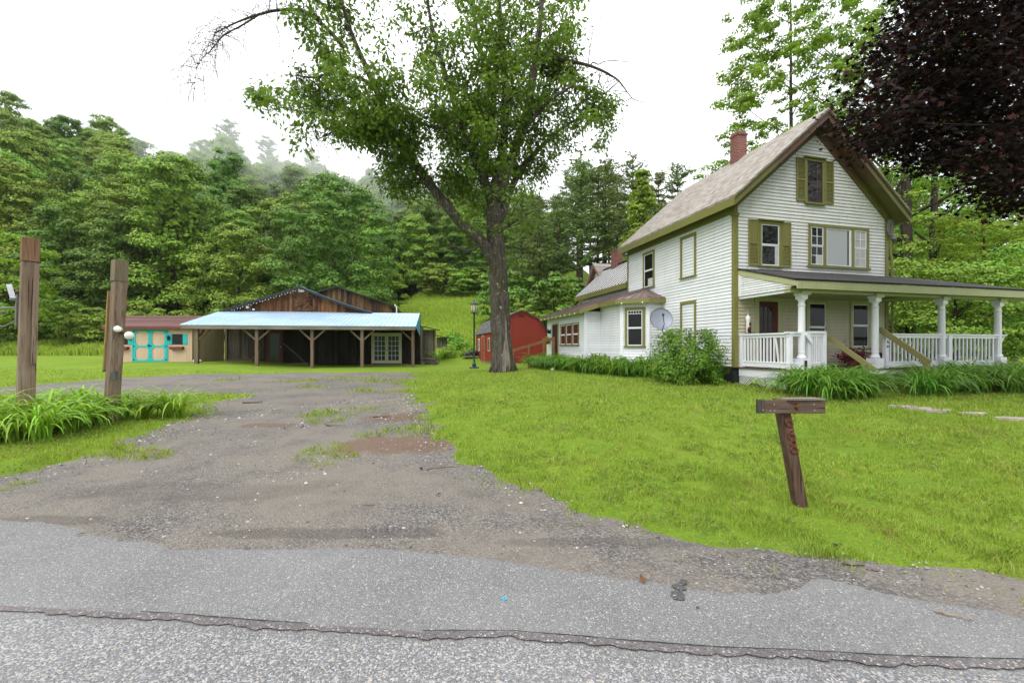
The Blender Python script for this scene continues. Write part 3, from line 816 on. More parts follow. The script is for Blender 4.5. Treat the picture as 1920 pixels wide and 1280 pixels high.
def shutter(P, a0, a1, z0, z1, solid_top=False):
    mb = MB(P); d0, d1 = .02, .052; s = .05; zm = z0 + (z1 - z0) * .49
    mb.box(a0, a0 + s, d0, d1, z0, z1); mb.box(a1 - s, a1, d0, d1, z0, z1)
    for c in (z0, zm - s / 2, z1 - s): mb.box(a0 + s, a1 - s, d0, d1 - .002, c, c + s)
    for lo, hi, sol in ((z0 + s, zm - s / 2, False), (zm + s / 2, z1 - s, solid_top)):
        if sol: mb.box(a0 + s, a1 - s, d0, d1 - .012, lo, hi)
        else:
            z = lo
            while z < hi - .01:
                t = min(z + .045, hi)
                mb.quad((a0 + s, d1 - .006, z), (a1 - s, d1 - .006, z), (a1 - s, d0 + .002, t), (a0 + s, d0 + .002, t)); z = t
    mb.build('shutter', M['olive'], house)

f0 = front()
win(f0, 1.0, 1.71, 4.16, 5.50, curtain=[(1.55, 1.67, 4.2, 4.8)])
shutter(f0, .50, .89, 4.13, 5.62, True); shutter(f0, 1.82, 2.19, 4.13, 5.62, True)
win(f0, 2.87, 3.52, 6.36, 7.76, sash='old_board', grid=(3, 2), tw=.08)
shutter(f0, 2.42, 2.80, 6.38, 7.84); shutter(f0, 3.62, 4.0, 6.38, 7.84)
# wide picture window with a narrow sash at each side
P = front()
mb = MB(P); d = .045
mb.box(2.94, 3.03, 0, d, 4.27, 5.56); mb.box(3.56, 3.69, 0, d, 4.27, 5.56); mb.box(4.80, 4.93, 0, d, 4.27, 5.56); mb.box(5.48, 5.60, 0, d, 4.27, 5.56)
mb.box(2.94, 5.60, 0, d + .004, 5.56, 5.66); mb.box(2.90, 5.64, 0, d + .03, 4.18, 4.27)
pw = mb.build('window', M['olive'], house, bevel=.004)
mb = MB(P)
for a0, a1 in ((3.03, 3.56), (4.93, 5.48)):
    for z0, z1, dd in ((4.27, 4.92, .027), (4.92, 5.56, .036)):
        mb.box(a0, a0 + .035, 0, dd, z0, z1); mb.box(a1 - .035, a1, 0, dd, z0, z1); mb.box(a0, a1, 0, dd - .001, z0, z0 + .035); mb.box(a0, a1, 0, dd - .001, z1 - .035, z1)
        mb.box((a0 + a1) / 2 - .01, (a0 + a1) / 2 + .01, 0, dd - .004, z0, z1); mb.box(a0, a1, 0, dd - .006, (z0 + z1) / 2 - .01, (z0 + z1) / 2 + .01)
mb.box(3.69, 3.73, 0, .033, 4.27, 5.56); mb.box(4.70, 4.80, 0, .033, 4.27, 5.56); mb.box(3.69, 4.80, 0, .031, 4.27, 4.31); mb.box(3.69, 4.80, 0, .031, 5.52, 5.56)
mb.build('sash', M['white_trim'], pw)
mb = MB(P); mb.box(3.03, 3.56, 0, .0192, 4.27, 5.56); mb.build('pane', M['glass'], pw); mb = MB(P); mb.box(4.63, 4.71, 0, .0197, 4.3, 5.53); mb.build('pane', M['glass'], pw)
mb = MB(P); mb.box(3.72, 4.64, 0, .0195, 4.30, 5.53); mb.build('pane', M['painted_sky_glass'], pw)
mb = MB(P); mb.box(4.94, 5.47, 0, .0195, 4.28, 5.55); mb.build('curtain', M['curtain'], pw)
mb = MB(P); mb.box(3.25, 3.53, .0193, .0205, 4.30, 4.62); mb.build('curtain', M['curtain'], pw)
# porch door and windows
mb = MB(P)
mb.box(.76, .90, 0, .05, .88, 2.98); mb.box(1.66, 1.80, 0, .05, .88, 2.98); mb.box(.76, 1.80, 0, .054, 2.98, 3.12); mb.build('door_frame', M['olive_pale'], house)
mb = MB(P); mb.box(.90, 1.66, 0, .028, .88, 2.98); door = mb.build('door', M['door_red'], house)
mb = MB(P); mb.box(.90, 1.44, .028, .031, 1.72, 2.80); mb.build('pane', M['glass'], door)
mb = MB(P)
for a in (1.075, 1.255): mb.box(a, a + .02, .031, .038, 1.72, 2.80)
for z in (2.02, 2.36): mb.box(.9, 1.44, .031, .036, z, z + .02)
mb.build('muntin', M['door_red'], door)
mb = MB(P); mb.box(1.58, 1.62, .028, .075, 1.78, 1.86); mb.box(1.50, 1.62, .06, .075, 1.82, 1.835); mb.build('handle', M['galv'], door)
win(P, 2.95, 3.66, 1.35, 2.98, trim='olive_pale', tw=.11, cap=False, glass='glass')
win(P, 4.86, 5.58, 1.50, 2.98, trim='olive_pale', tw=.11, cap=False, glass='glass')

# ---- left wall
LP = left()
def blind(z0, z1, a0=1.83, a1=2.72, t=.09):
    mb = MB(LP); mb.box(a0, a0 + t, 0, .045, z0, z1); mb.box(a1 - t, a1, 0, .045, z0, z1); mb.box(a0, a1, 0, .049, z1, z1 + t * 1.2); mb.box(a0 - .03, a1 + .03, 0, .08, z0 - .05, z0)
    mb.build('blind_window_frame', M['olive'], house)
blind(4.12, 5.56); blind(1.5, 3.10)
win(LP, 4.55, 5.24, 4.10, 5.52, grid=None, cap=False, curtain=[(4.6, 4.95, 4.15, 4.45)])

# ---- satellite dish on the left wall (thing of its own)
dx_, dy_ = hw(-.75, 3.25)[:2]
dish = empty('satellite_dish', (*hw(0.0, 3.3)[:2], 1.9), HA, 'round gray satellite dish on an arm at the side of the white house', 'satellite dish')
mb = MB()
n1, n2 = 6, 28; cen = Vector((-.83, -.55, .66)); nd = Vector((-.30, -.92, .30)).normalized()
sx_ = nd.cross(Vector((0, 0, 1))).normalized(); sy_ = sx_.cross(nd)
vs = []; Rr = .43
for back in (0, 1):
    vs.append(tuple(cen - nd * (.10 + .015 * back)))
    for i in range(1, n1 + 1):
        r = Rr * i / n1
        for k in range(n2):
            a = 2 * math.pi * k / n2
            vs.append(tuple(cen + (sx_ * math.cos(a) + sy_ * math.sin(a) * 1.03) * r + nd * (-.10 * (1 - (r / Rr) ** 2) - .015 * back)))
fs = []
m1 = 1 + n1 * n2
for b in (0, 1):
    o = b * m1
    fs += [(o, o + 1 + k, o + 1 + (k + 1) % n2) for k in range(n2)]
    fs += [(o + 1 + i * n2 + k, o + 1 + (i + 1) * n2 + k, o + 1 + (i + 1) * n2 + (k + 1) % n2, o + 1 + i * n2 + (k + 1) % n2) for i in range(n1 - 1) for k in range(n2)]
e = 1 + (n1 - 1) * n2
fs += [(e + k, e + (k + 1) % n2, m1 + e + (k + 1) % n2, m1 + e + k) for k in range(n2)]
mb._add(vs, fs); mb.build('reflector', M['dish'], dish, smooth=True)
mb = MB(); low = cen - sy_ * .44 - nd * .02
mb.tube([tuple(low), tuple(low + nd * .3 + sy_ * .12), tuple(cen + nd * .42 + sx_ * .05)], .014, 8)
tip = cen + nd * .42 + sx_ * .05
mb.blob(tip, (.045, .045, .055), 3); mb.build('receiver_arm', M['black'], dish)
mb = MB(); mb.tube([(-.02, 0, .05), (-.25, -.1, -.02), (-.55, -.32, .10), tuple(low - nd * .05), tuple(cen - nd * .13)], .022, 10); mb.box(-.03, 0.0, -.1, .1, -.05, .15)
mb.build('mount_pole', M['box_gray'], dish)

# ---- lean-to and bay on the left, ell and rear gable behind
S = math.sqrt(.5)
b0 = (-.57, 4.0)
# bay: return, window face, side
sd = siding(front(4.0), -.57, 0, .86, 3.42); sd.build('wall', M['white'], house)
sd = siding(diag(*b0), 0, 1.166, .86, 3.42); bayw = sd.build('wall', M['white'], house)
b1 = (b0[0] - 1.166 * S, b0[1] + 1.166 * S)
sd = siding(left(b1[0]), b1[1], 6.74, .86, 3.42); sd.build('wall', M['white'], house)
# set-back lean-to
uw = -2.2
sd = siding(front(6.74), uw, b1[0], .86, 3.15); sd.build('wall', M['white'], house)
sd = siding(left(uw), 6.74, 12.0, .86, 3.12); sd.build('wall', M['white'], house)
mb = MB(); mb.quad((uw, 12.0, .4), (0, 12.0, .4), (0, 12.0, 3.9), (uw, 12.0, 3.1)); mb.build('wall', M['white'], house)
mb = MB(); mb.box(-1.35, 0, 4.06, 6.7, 0, .86); mb.box(-2.15, -1.36, 6.8, 12.0, 0, .86); mb.build('foundation', M['foundation'], house)
mb = MB(diag(*b0)); mb.box(-.03, .11, 0, .03, .84, 3.42); mb.box(1.05, 1.19, 0, .03, .84, 3.42); mb.build('corner_board', M['white_trim'], house)
mb = MB(front(6.74)); mb.box(uw - .02, uw + .12, 0, .03, .84, 3.12); mb.build('corner_board', M['white_trim'], house)
win(diag(*b0), .26, .88, 1.55, 3.02, cap=False, tw=.11, glass='glass')
mb = MB(diag(*b0))
mb.box(.295, .845, .02, .038, 2.86, 2.88)
for i in range(1, 5): mb.box(.295 + .55 * i / 5 - .008, .295 + .55 * i / 5 + .008, .02, .036, 2.88, 2.99)
mb.build('transom_muntin', M['white_trim'], house)
# three small windows and the side door
Q = left(uw)
for i in range(3):
    a = 7.35 + i * .84
    win(Q, a + .04, a + .72, 1.62, 2.62, tw=.05, cap=False, glass='glass_red')
mb = MB(Q); mb.box(10.05, 10.15, 0, .05, .9, 2.72); mb.box(11.05, 11.15, 0, .05, .9, 2.72); mb.box(10.05, 11.15, 0, .054, 2.72, 2.82); mb.build('door_frame', M['olive_pale'], house)
mb = MB(Q); mb.box(10.15, 10.60, 0, .08, .9, 2.72); mb.build('door', M['door_red'], house)
mb = MB(Q); mb.box(10.60, 11.05, 0, .02, .9, 2.72); mb.build('door_opening', M['black'], house)
mb = MB(Q); mb.box(11.34, 11.46, 0, .03, 2.28, 2.5); mb.box(11.36, 11.44, .03, .16, 2.25, 2.44); mb.lathe([(.01, 2.25), (.06, 2.26), (.05, 2.46), (.02, 2.52)], 11.4, .16, 8)
mb.build('wall_lantern', M['black'], house)

# lean-to roof: shed slope rising to the house wall, hipped over the bay
rzl = lambda u: 4.06 + .33 * u
def roofz(u, v): return min(rzl(u), 4.06 - .40 * max(0, (5.2 - v)) , 99)
pts = [(-2.55, 12.3), (-2.55, 6.45), (-1.72, 6.2), (-1.72, 4.72), (-.70, 3.70), (0.0, 3.62), (0, 5.2), (0, 12.3)]
def rl(p): return (p[0], p[1], rzl(p[0]))
mb = MB()
apex = (0, 5.2, 4.06)
ez = rzl(-1.72)
main = [(-2.55, 12.3, rzl(-2.55)), (-2.55, 6.50, rzl(-2.55)), (-1.72, 6.25, ez), (-1.72, 4.70, ez), apex, (0, 12.3, 4.06)]
mb.quad(*main)
h1 = (-.72, 3.70, ez); h2 = (0.0, 3.68, ez)
mb.quad((-1.72, 4.70, ez), h1, apex); mb.quad(h1, h2, apex)
th = .035
mb2 = [(-2.55, 12.3, rzl(-2.55)), (-2.55, 6.5, rzl(-2.55)), (-1.72, 6.25, ez), (-1.72, 4.70, ez), h1, h2]
for p, q in zip(mb2, mb2[1:]): mb.quad(p, q, (q[0], q[1], q[2] - th), (p[0], p[1], p[2] - th))
lroof = mb.build('lean_to_roof', M['roof_brown'], house)
mb = MB()
for v in np.arange(4.9, 12.2, .30):
    ue = -2.55 if v > 6.5 else -1.72
    mb.beam((ue, v, rzl(ue) + .012), (0, v, 4.06 + .012) if v > 5.2 else (-(5.2 - v) * 1.6, v, rzl(-(5.2 - v) * 1.6) + .012), .035, .03)
for t in (.2, .45, .7, .95):
    e = Vector((-1.72, 4.70, ez)).lerp(Vector(h1), t); mb.beam(tuple(e + Vector((0, 0, .01))), tuple(e.lerp(Vector(apex), .86) + Vector((0, 0, .012))), .03, .03)
for t in (.4, .8):
    e = Vector(h1).lerp(Vector(h2), t); mb.beam(tuple(e + Vector((0, 0, .01))), tuple(e.lerp(Vector(apex), .8) + Vector((0, 0, .012))), .03, .03)
mb.beam(tuple(Vector((-1.72, 4.70, ez + .02))), apex, .06, .03); mb.beam(tuple(Vector(h1) + Vector((0, 0, .02))), apex, .06, .03)
mb.build('roof_rib', M['roof_brown'], lroof)
# fascia
mb = MB()
for p, q in zip(mb2, mb2[1:]):
    p = Vector(p) - Vector((0, 0, .125)); q = Vector(q) - Vector((0, 0, .125)); mb.beam(tuple(p), tuple(q), .03, .17)
mb.build('eave_board', M['olive'], house)
mb = MB(); mb.quad(*[(p[0] + .01, p[1] + (.01 if i else -.01), p[2] - .19) for i, p in enumerate(mb2)], (0, 12.29, ez - .1)); mb.build('soffit', M['olive_pale'], house)
mb = MB()
for v in np.arange(7.0, 12.2, .62): mb.blob((-2.585, v, rzl(-2.55) - .17), (.03, .03, .045), int(v * 10), 6, 4, 0)
for t in (.2, .8):
    p = Vector(mb2[3]).lerp(Vector(mb2[4]), t); mb.blob((p[0] - .04, p[1] - .04, p[2] - .2), (.03, .03, .04), 3, 6, 4, 0)
mb.build('eave_bulb', M['lamp_white'], house)

# ell
mb = MB()
mb.quad((.28, L_, .5), (.28, 12.7, .5), (.28, 12.7, 4.6), (.28, L_, 4.6)); mb.quad((.28, 12.7, .5), (3.6, 12.7, .5), (3.6, 12.7, 4.5), (1.9, 12.7, 6.1), (.28, 12.7, 4.5))
mb.build('wall', M['white'], house)
er = lambda u: 6.31 - .88 * abs(u - 1.9)
mb = MB()
for sgn in (-1, 1):
    ue = 1.9 + sgn * 1.95
    mb.prism([(1.9, 6.31), (ue, er(ue)), (ue, er(ue) - .05), (1.9, 6.26)], (L_ + .01, 12.98), lambda q, t: (q[0], t, q[1]))
eroof = mb.build('ell_roof', M['roof_silver'], house)
mb = MB(); v = L_ + .12
while v < 12.98:
    mb.beam((-.06, v, er(-.06) + .001), (1.9, v, 6.31 + .001), .15, .02); v += .36
mb.beam((1.9, L_ + .02, 6.345), (1.9, 12.98, 6.345), .16, .04)
mb.build('roof_seam', M['seam'], eroof)
mb = MB(); mb.box(-.085, -.05, L_ + .02, 12.98, er(-.05) - .30, er(-.05) - .04); mb.box(-.0501, .29, L_ + .02, 12.95, er(-.05) - .26, er(-.05) - .22); mb.build('eave_board', M['olive'], house)
mb = MB(); mb.box(1.66, 2.14, 11.05, 11.6, 5.7, 7.12); mb.box(1.63, 2.17, 11.02, 11.63, 7.12, 7.2); mb.build('chimney', M['brick'], eroof)
# rear gable
gp, gz_, gs = 13.56, 6.85, 1.03
mb = MB(); mb.quad((1.75, gp - 2.2, .3), (1.75, gp + 2.2, .3), (1.75, gp + 2.2, gz_ - .25 - 2.2 * gs), (1.75, gp, gz_ - .25), (1.75, gp - 2.2, gz_ - .25 - 2.2 * gs)); mb.build('wall', M['white'], house)
mb = MB()
for sgn in (-1, 1): mb.prism([(gp, gz_), (gp + sgn * 2.45, gz_ - 2.45 * gs), (gp + sgn * 2.45, gz_ - .08 - 2.45 * gs), (gp, gz_ - .08)], (1.42, 7), lambda q, t: (t, q[0], q[1]))
mb.build('rear_roof', M['slate'], house)
mb = MB()
for sgn in (-1, 1): mb.prism([(gp, gz_ - .085), (gp + sgn * 2.45, gz_ - .085 - 2.45 * gs), (gp + sgn * 2.45, gz_ - .3 - 2.45 * gs), (gp, gz_ - .3)], (1.44, 1.76), lambda q, t: (t, q[0], q[1]))
mb.build('rake_board', m_plain('bare_brown_board', (.19, .095, .06), .8, .2, 0, .25, 6), house)

# ------------------------------------------------------------------ porch
PV = -1.8; DZ = .86
dk = [(.08, -.02), (6.5, -.02), (8.95, -1.55), (8.95, PV - .12), (.08, PV - .12)]
mb = MB(); mb.prism(dk, (DZ - .04, DZ), lambda q, t: (q[0], q[1], t)); mb.build('porch_floor', M['deck'], house)
dk2 = [(.12, -.04), (6.46, -.04), (8.90, -1.56), (8.90, PV - .07), (.12, PV - .07)]
mb = MB(); mb.prism(dk2, (DZ - .28, DZ - .045), lambda q, t: (q[0], q[1], t)); mb.build('porch_skirt', M['white_trim'], house)
# lattice under the deck, left end and front
def lattice(P, a0, a1, z0, z1):
    mb = MB(P); st = .085; h = z1 - z0
    for sgn, d in ((1, .0), (-1, .007)):
        a = a0 - h
        while a < a1 + h:
            p = [(a, z0), (a + sgn * h, z1)]
            if sgn < 0: p = [(a + h, z0), (a, z1)]
            (xa, za), (xb, zb) = p
            if xa > xb: xa, za, xb, zb = xb, zb, xa, za
            if xb > a0 and xa < a1 and xb - xa > 1e-6:
                m_ = (zb - za) / (xb - xa)
                if xa < a0: za += m_ * (a0 - xa); xa = a0
                if xb > a1: zb += m_ * (a1 - xb); xb = a1
                k = .017
                mb.quad((xa, .012 + d, za - k), (xb, .012 + d, zb - k), (xb, .012 + d, zb + k), (xa, .012 + d, za + k))
            a += st
    return mb
lat = lattice(left(.14), PV - .05, -.05, .22, DZ - .28); lo = lat.build('lattice', M['white_trim'], house)
mb = lattice(front(PV - .06), .14, 3.2, .22, DZ - .28); mb.build('lattice', M['white_trim'], house)
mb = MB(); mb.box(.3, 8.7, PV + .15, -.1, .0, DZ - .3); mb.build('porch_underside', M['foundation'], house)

COLS = (.62, 3.36, 6.12, 8.70)
zb = 3.02
for i, cu in enumerate(COLS):
    prof = [(.075, DZ + .30), (.11, DZ + .31), (.125, DZ + .335), (.11, DZ + .36), (.088, DZ + .40), (.082, DZ + .46), (.095, DZ + .475), (.088, DZ + .49), (.092, DZ + 1.0), (.083, 2.64), (.095, 2.66), (.10, 2.675), (.085, 2.70), (.072, 2.76), (.10, 2.82), (.105, 2.84)]
    mb = MB(); mb.lathe(prof, cu, PV, 18); mb.box(cu - .105, cu + .105, PV - .105, PV + .105, 2.84, 2.95); mb.box(cu - .13, cu + .13, PV - .13, PV + .13, 2.95, zb - .002)
    col = mb.build('porch_column', M['white_trim'], house)
    mb = MB(); mb.box(cu - .15, cu + .15, PV - .15, PV + .15, DZ, DZ + .30); cb_ = mb.build('column_base', M['white_trim'], col, bevel=.01)
    if i == 0:
        mb = MB(); mb.box(cu - .07, cu + .025, PV - .156, PV - .151, DZ + .01, DZ + .26); mb.build('rotten_patch', M['rot'], col)
    mb = MB(); mb.box(cu - .16, cu + .16, PV - .16, PV - .128, zb - .06, zb + .05); mb.build('bracket', M['olive_pale'], col)
# beam, roof, ceiling
ru0, ru1 = .08, 10.3; rv = -2.17; wz, ez2 = 4.02, 3.36
mb = MB(); mb.box(.12, 9.9, PV - .09, PV + .09, zb, 3.30); mb.build('porch_beam', M['olive_pale'], house)
mb = MB(); mb.beam((.19, -.03, zb + .06), (.19, PV + .10, zb + .06), .12, .12); mb.build('porch_beam', M['white_trim'], house)
pk = [(ru0, -.005, wz), (ru0, rv, ez2), (ru1, rv, ez2), (ru1, -1.75, ez2 + .1), (W_ + .9, -.005, wz)]
mb = MB(); mb.quad(*pk); mb.quad(*[(p[0], p[1], p[2] - .05) for p in pk])
for p, q in zip(pk, pk[1:]): mb.quad(p, q, (q[0], q[1], q[2] - .05), (p[0], p[1], p[2] - .05))
proof = mb.build('porch_roof', M['dark_shingle'], house)
mb = MB(); mb.box(ru0 + .02, ru1, rv + .02, rv + .06, ez2 - .27, ez2 - .055); mb.build('eave_board', M['olive_pale'], house)
mb = MB(); mb.prism([(-.02, wz - .055), (rv + .065, ez2 - .055), (rv + .065, ez2 - .2), (-.02, wz - .22)], (ru0 + .02, ru0 + .06), lambda q, t: (t, q[0], q[1])); mb.build('rake_board', M['olive_pale'], house)
mb = MB(); mb.quad((.1, -.02, 3.10), (W_, -.02, 3.10), (8.8, PV + .1, 3.12), (9.9, PV + .1, 3.12), (9.9, rv + .06, 3.1), (.1, rv + .06, 3.10)); mb.build('porch_ceiling', M['ceiling'], house)
# clapboard triangle closing the left end of the porch roof
tri_l = lambda z: max(-1.9, -1.9 + 0 * z)
mb = siding(left(.13), lambda z: -2.05 + max(0, (z - 3.2)) / .305 if z > 3.2 else -2.05 + (3.2 - z) * 4, -.05, 3.12, 3.78, expo=.07); mb.build('porch_gable', M['white_front'], house)
mb = MB(left(.13)); mb.box(-.11, -.02, 0, .03, 3.1, 3.8); mb.build('porch_gable_trim', M['white_trim'], house)
mb = MB(); mb.box(5.0, 5.35, -1.1, -.8, 3.02, 3.09); mb.build('ceiling_light', M['olive_pale'], house)

# railings
def railing(P, a0, a1, zt, posts, nb, z0=DZ, broken=(), d=.0):
    mb = MB(P)
    mb.box(a0 - .04, a1 + .04, -.07, .07, zt, zt + .04)
    mb.box(a0, a1, -.025, .025, zt - .09, zt - .001)
    mb.box(a0, a1, -.03, .03, z0 + .16, z0 + .20); mb.box(a0, a1, -.018, .018, z0 + .03, z0 + .158)
    for a in posts: mb.box(a - .055, a + .055, -.055, .055, z0 - .22, zt - .002)
    for i in range(nb):
        a = a0 + (a1 - a0) * (i + .5) / nb; s = random.uniform(-.004, .004)
        if i in broken: s = .07
        mb.beam((a + s, .0, zt - .085), (a - s * .3, .0, z0 + .2), .038, .038, (0, 1, 0))
    return mb.build('railing', M['white_trim'], house)
zt = DZ + 1.0
railing(left(.20), PV - .04, -.03, zt, (-.09, PV), 15, broken=(3,))
railing(front(PV), .12, 1.40, zt + .02, (.85, 1.40), 0)
mb = MB(front(PV))
for a in np.linspace(.98, 1.30, 5): mb.box(a - .019, a + .019, -.019, .019, DZ + .2, zt)
mb.box(.85, 1.42, -.07, .07, zt + .062, zt + .085)
mb.beam((.66, .10, zt + .0), (.86, .10, zt - .24), .05, .09); mb.build('railing', M['white_trim'], house)
railing(front(PV), 3.72, 6.12, zt, (3.78,), 15)
railing(front(PV), 6.12, 8.72, zt, (6.42, 8.66), 15)
mb = MB(front(PV)); mb.beam((8.72, 0, zt + .02), (9.02, 0, zt + .02), .14, .04); mb.beam((8.74, 0, zt - .32), (8.98, 0, zt - .01), .05, .05); mb.build('rail_bracket', M['white_trim'], house)
# steps with two olive stained handrails
mb = MB()
for i in range(3): mb.box(1.50, 3.66, PV - .16 - .30 * (i + 1), PV - .12 - .30 * i, DZ - .20 * (i + 1), DZ - .16 - .20 * i)
mb.build('step', M['deck'], house)
mb = MB(); mb.box(1.52, 3.64, PV - .13, PV - .1, .25, DZ - .06); mb.build('step_riser', M['white_trim'], house)
for cu, nm in ((1.62, 'a'), (3.56, 'b')):
    mb = MB(); top = (cu - .0, PV + .02, DZ + (.90 if nm == 'a' else 1.18)); end = (cu + .02, PV - 1.22, DZ + .02 if nm == 'a' else DZ + .2)
    mb.beam(top, end, .05, .15 if nm == 'b' else .13)
    pv = PV - .98 if nm == 'a' else PV - 1.16
    mb.box(cu - .05, cu + .06, pv - .055, pv + .055, .1, DZ + (.17 if nm == 'a' else .24))
    mb.build('handrail', M['stain'], house)

# digits built from round bar
def digit_paths(ch):
    c = lambda x, y, r, a0, a1, n=14: [(x + r * math.cos(R(a0 + (a1 - a0) * i / n)), y + r * math.sin(R(a0 + (a1 - a0) * i / n))) for i in range(n + 1)]
    if ch == '8': return [c(0, .27, .21, 0, 360), c(0, -.25, .26, 0, 360)]
    if ch == '6': return [c(0, -.22, .26, 0, 360), c(.16, -.08, .44, 188, 92)]
    if ch == '3': return [c(-.02, .25, .23, 150, -85), c(-.02, -.24, .26, 85, -150)]
def digit(mb, ch, org, ax, up, h, r):
    org = Vector(org); ax = Vector(ax); up = Vector(up)
    for p in digit_paths(ch): mb.tube([tuple(org + ax * (x * h) + up * (y * h)) for x, y in p], r, 6)
mb = MB()
for i, ch in enumerate('366'): digit(mb, ch, (3.785, PV - .062, zt - .07 - i * .135), (1, 0, 0), (0, 0, 1), .085, .007)
mb.build('house_number', M['black'], house)
# downspout with a coil of cable at the right corner
mb = MB(); mb.tube([(W_ + .09, -.03, 6.0), (W_ + .09, -.05, 5.1), (W_ + .16, -.06, 4.3), (W_ + .16, -.06, 1.0)], .035, 8); mb.build('downspout', M['stain'], house)
mb = MB()
for k in range(3): mb.tube([(W_ - .02 + .05 * k + .10 * math.cos(a), -.10, 5.75 + .28 * math.sin(a)) for a in np.linspace(0, 6.28, 16)], .014, 6)
mb.box(W_ + .05, W_ + .22, -.16, -.06, 5.33, 5.48); mb.build('cable_coil', M['wire'], house)

# ------------------------------------------------------------------ small things at the house
orn = empty('hanging_ornament', (*hw(.42, -.09)[:2], 1.9), HA, 'white and red painted ornament hanging on the wall left of the red porch door', 'ornament')
mb = MB(); mb.lathe([(.015, .02), (.055, .05), (.06, .45), (.075, .50), (.07, .56), (.03, .6), (.006, .64), (.006, .78)], 0, 0, 10); mb.build('figure_body', M['lamp_white'], orn, smooth=True)
mb = MB(); mb.blob((.03, -.05, .33), (.055, .03, .05), 1); mb.blob((-.01, -.05, .14), (.06, .03, .09), 2); mb.build('red_patch', M['door_red'], orn, smooth=True)
mb = MB(); mb.blob((.06, -.03, .15), (.03, .03, .12), 4); mb.build('green_patch', M['green_metal'], orn, smooth=True)

pot = empty('potted_plant', (*hw(3.25, PV + .55)[:2], DZ), HA, 'dark red potted plant on the porch floor beside the second column', 'plant')
mb = MB(); mb.lathe([(.10, 0), (.16, .2), (.17, .22)], 0, 0, 12); mb.build('pot', M['brick'], pot)
Pn = rng.normal(size=(700, 3)) * (.22, .16, .12) + (0, 0, .32)
link('foliage', np_mesh('foliage', leaf_quads(Pn, unit(rng.normal(size=(700, 3)) + (0, -.3, .6)), rng.uniform(.06, .12, 700), .6), 4), M['flower'], pot)

bench = empty('porch_bench', (*hw(5.0, -.55)[:2], DZ), HA, 'low brown bench on the porch behind the railing', 'bench')
mb = MB(); mb.box(-.75, .75, -.2, .2, .40, .44); mb.build('seat', M['old_board_x'], bench)
for a in (-.65, .65):
    mb = MB(); mb.box(a - .04, a + .04, -.18, .18, 0, .4); mb.build('leg', M['old_board'], bench)

hb = empty('hanging_basket', (*hw(uw - .16, 11.5)[:2], 1.65), HA, 'flower basket hanging on the white wall by the side door', 'basket')
mb = MB(); mb.lathe([(.03, 0), (.13, .1), (.15, .2)], 0, 0, 10); mb.tube([(0, 0, .2), (0, 0, .62)], .006, 5); mb.build('basket', M['old_board'], hb)
Pn = rng.normal(size=(260, 3)) * (.12, .12, .1) + (0, 0, .25)
link('flowers', np_mesh('flowers', leaf_quads(Pn, unit(rng.normal(size=(260, 3)) + (0, 0, .6)), .07, .7), 4), m_leaf('mixed_petal', (.3, .2, .03), .12, .6), hb)

# ramp rail leading to the side door
p0 = Vector(hw(uw - .25, 10.0, 1.98)); p1 = Vector(at(955, 659, 22.2))
rr = empty('ramp_handrail', (p1.x, p1.y, gz(p1.x, p1.y)), 0, 'sloping brown wooden handrail leading up to the side door', 'handrail')
base = Vector((p1.x, p1.y, gz(p1.x, p1.y)))
mb = MB(); mb.beam(tuple(p0 - base), tuple(p1 - base), .05, .13); mb.build('rail', M['rail_wood'], rr)
for t in (.08, .42, .75, .97):
    q = p1.lerp(p0, t) - base
    mb = MB(); mb.box(q.x - .045, q.x + .045, q.y - .045, q.y + .045, -.1, q.z - .02); mb.build('post', M['rail_wood'], rr)
# ------------------------------------------------------------------ barn
BA = math.atan2(2.1, 13.08)
bx_, by_ = -19.8, 26.5
bz = 0.10
barn = empty('barn', (bx_, by_, 0), BA, 'old weathered plank barn with an open post porch under a pale blue metal roof', 'barn')
def bw(u, v, z=0):
    c, s_ = math.cos(BA), math.sin(BA); return (bx_ + u * c - v * s_, by_ + u * s_ + v * c, z)
def planks(P, a0, a1, zlo, zhi, w=.2, holes=()):
    """vertical boards, each its own width and slight offset; zhi may be a function of a"""
    mb = MB(P); a = a0
    while a < a1 - .02:
        b = min(a + w * random.uniform(.7, 1.35), a1); m = (a + b) / 2
        zt_ = zhi(m) if callable(zhi) else zhi; zl = zlo + random.uniform(0, .04)
        if zt_ > zl + .03:
            d = random.uniform(.015, .04)
            if callable(zhi): 
                t0, t1 = zhi(a + .003), zhi(b - .003)
                vs = [(a + .003, 0, zl), (b - .003, 0, zl), (b - .003, 0, t1), (a + .003, 0, t0), (a + .003, d, zl), (b - .003, d, zl), (b - .003, d, t1), (a + .003, d, t0)]
                mb._add(vs, [(4, 5, 6, 7), (0, 4, 7, 3), (1, 2, 6, 5), (3, 7, 6, 2), (0, 1, 5, 4)])
            else: mb.box(a + .003, b - .003, 0, d, zl, zt_)
        a = b
    return mb
WV = 4.6
fb = lambda v0: (lambda a, d, z: (a, v0 - d, z))
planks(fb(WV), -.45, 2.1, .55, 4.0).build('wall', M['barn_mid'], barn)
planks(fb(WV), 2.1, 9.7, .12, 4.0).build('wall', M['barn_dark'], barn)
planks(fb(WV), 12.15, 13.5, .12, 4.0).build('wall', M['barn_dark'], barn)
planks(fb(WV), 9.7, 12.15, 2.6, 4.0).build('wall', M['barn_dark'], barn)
mb = MB(); mb.box(-.42, 13.48, WV + .001, WV + .05, .0, 4.1); mb.build('wall_backing', M['barn_dark'], barn)
mb = MB(fb(WV)); mb.box(-.5, 1.55, .0, .10, -.1, .46); mb.build('plinth', M['concrete'], barn); mb = MB(fb(WV)); mb.box(-.5, 1.6, .0, .08, .465, .60); mb.build('sill_beam', M['old_board_x'], barn)
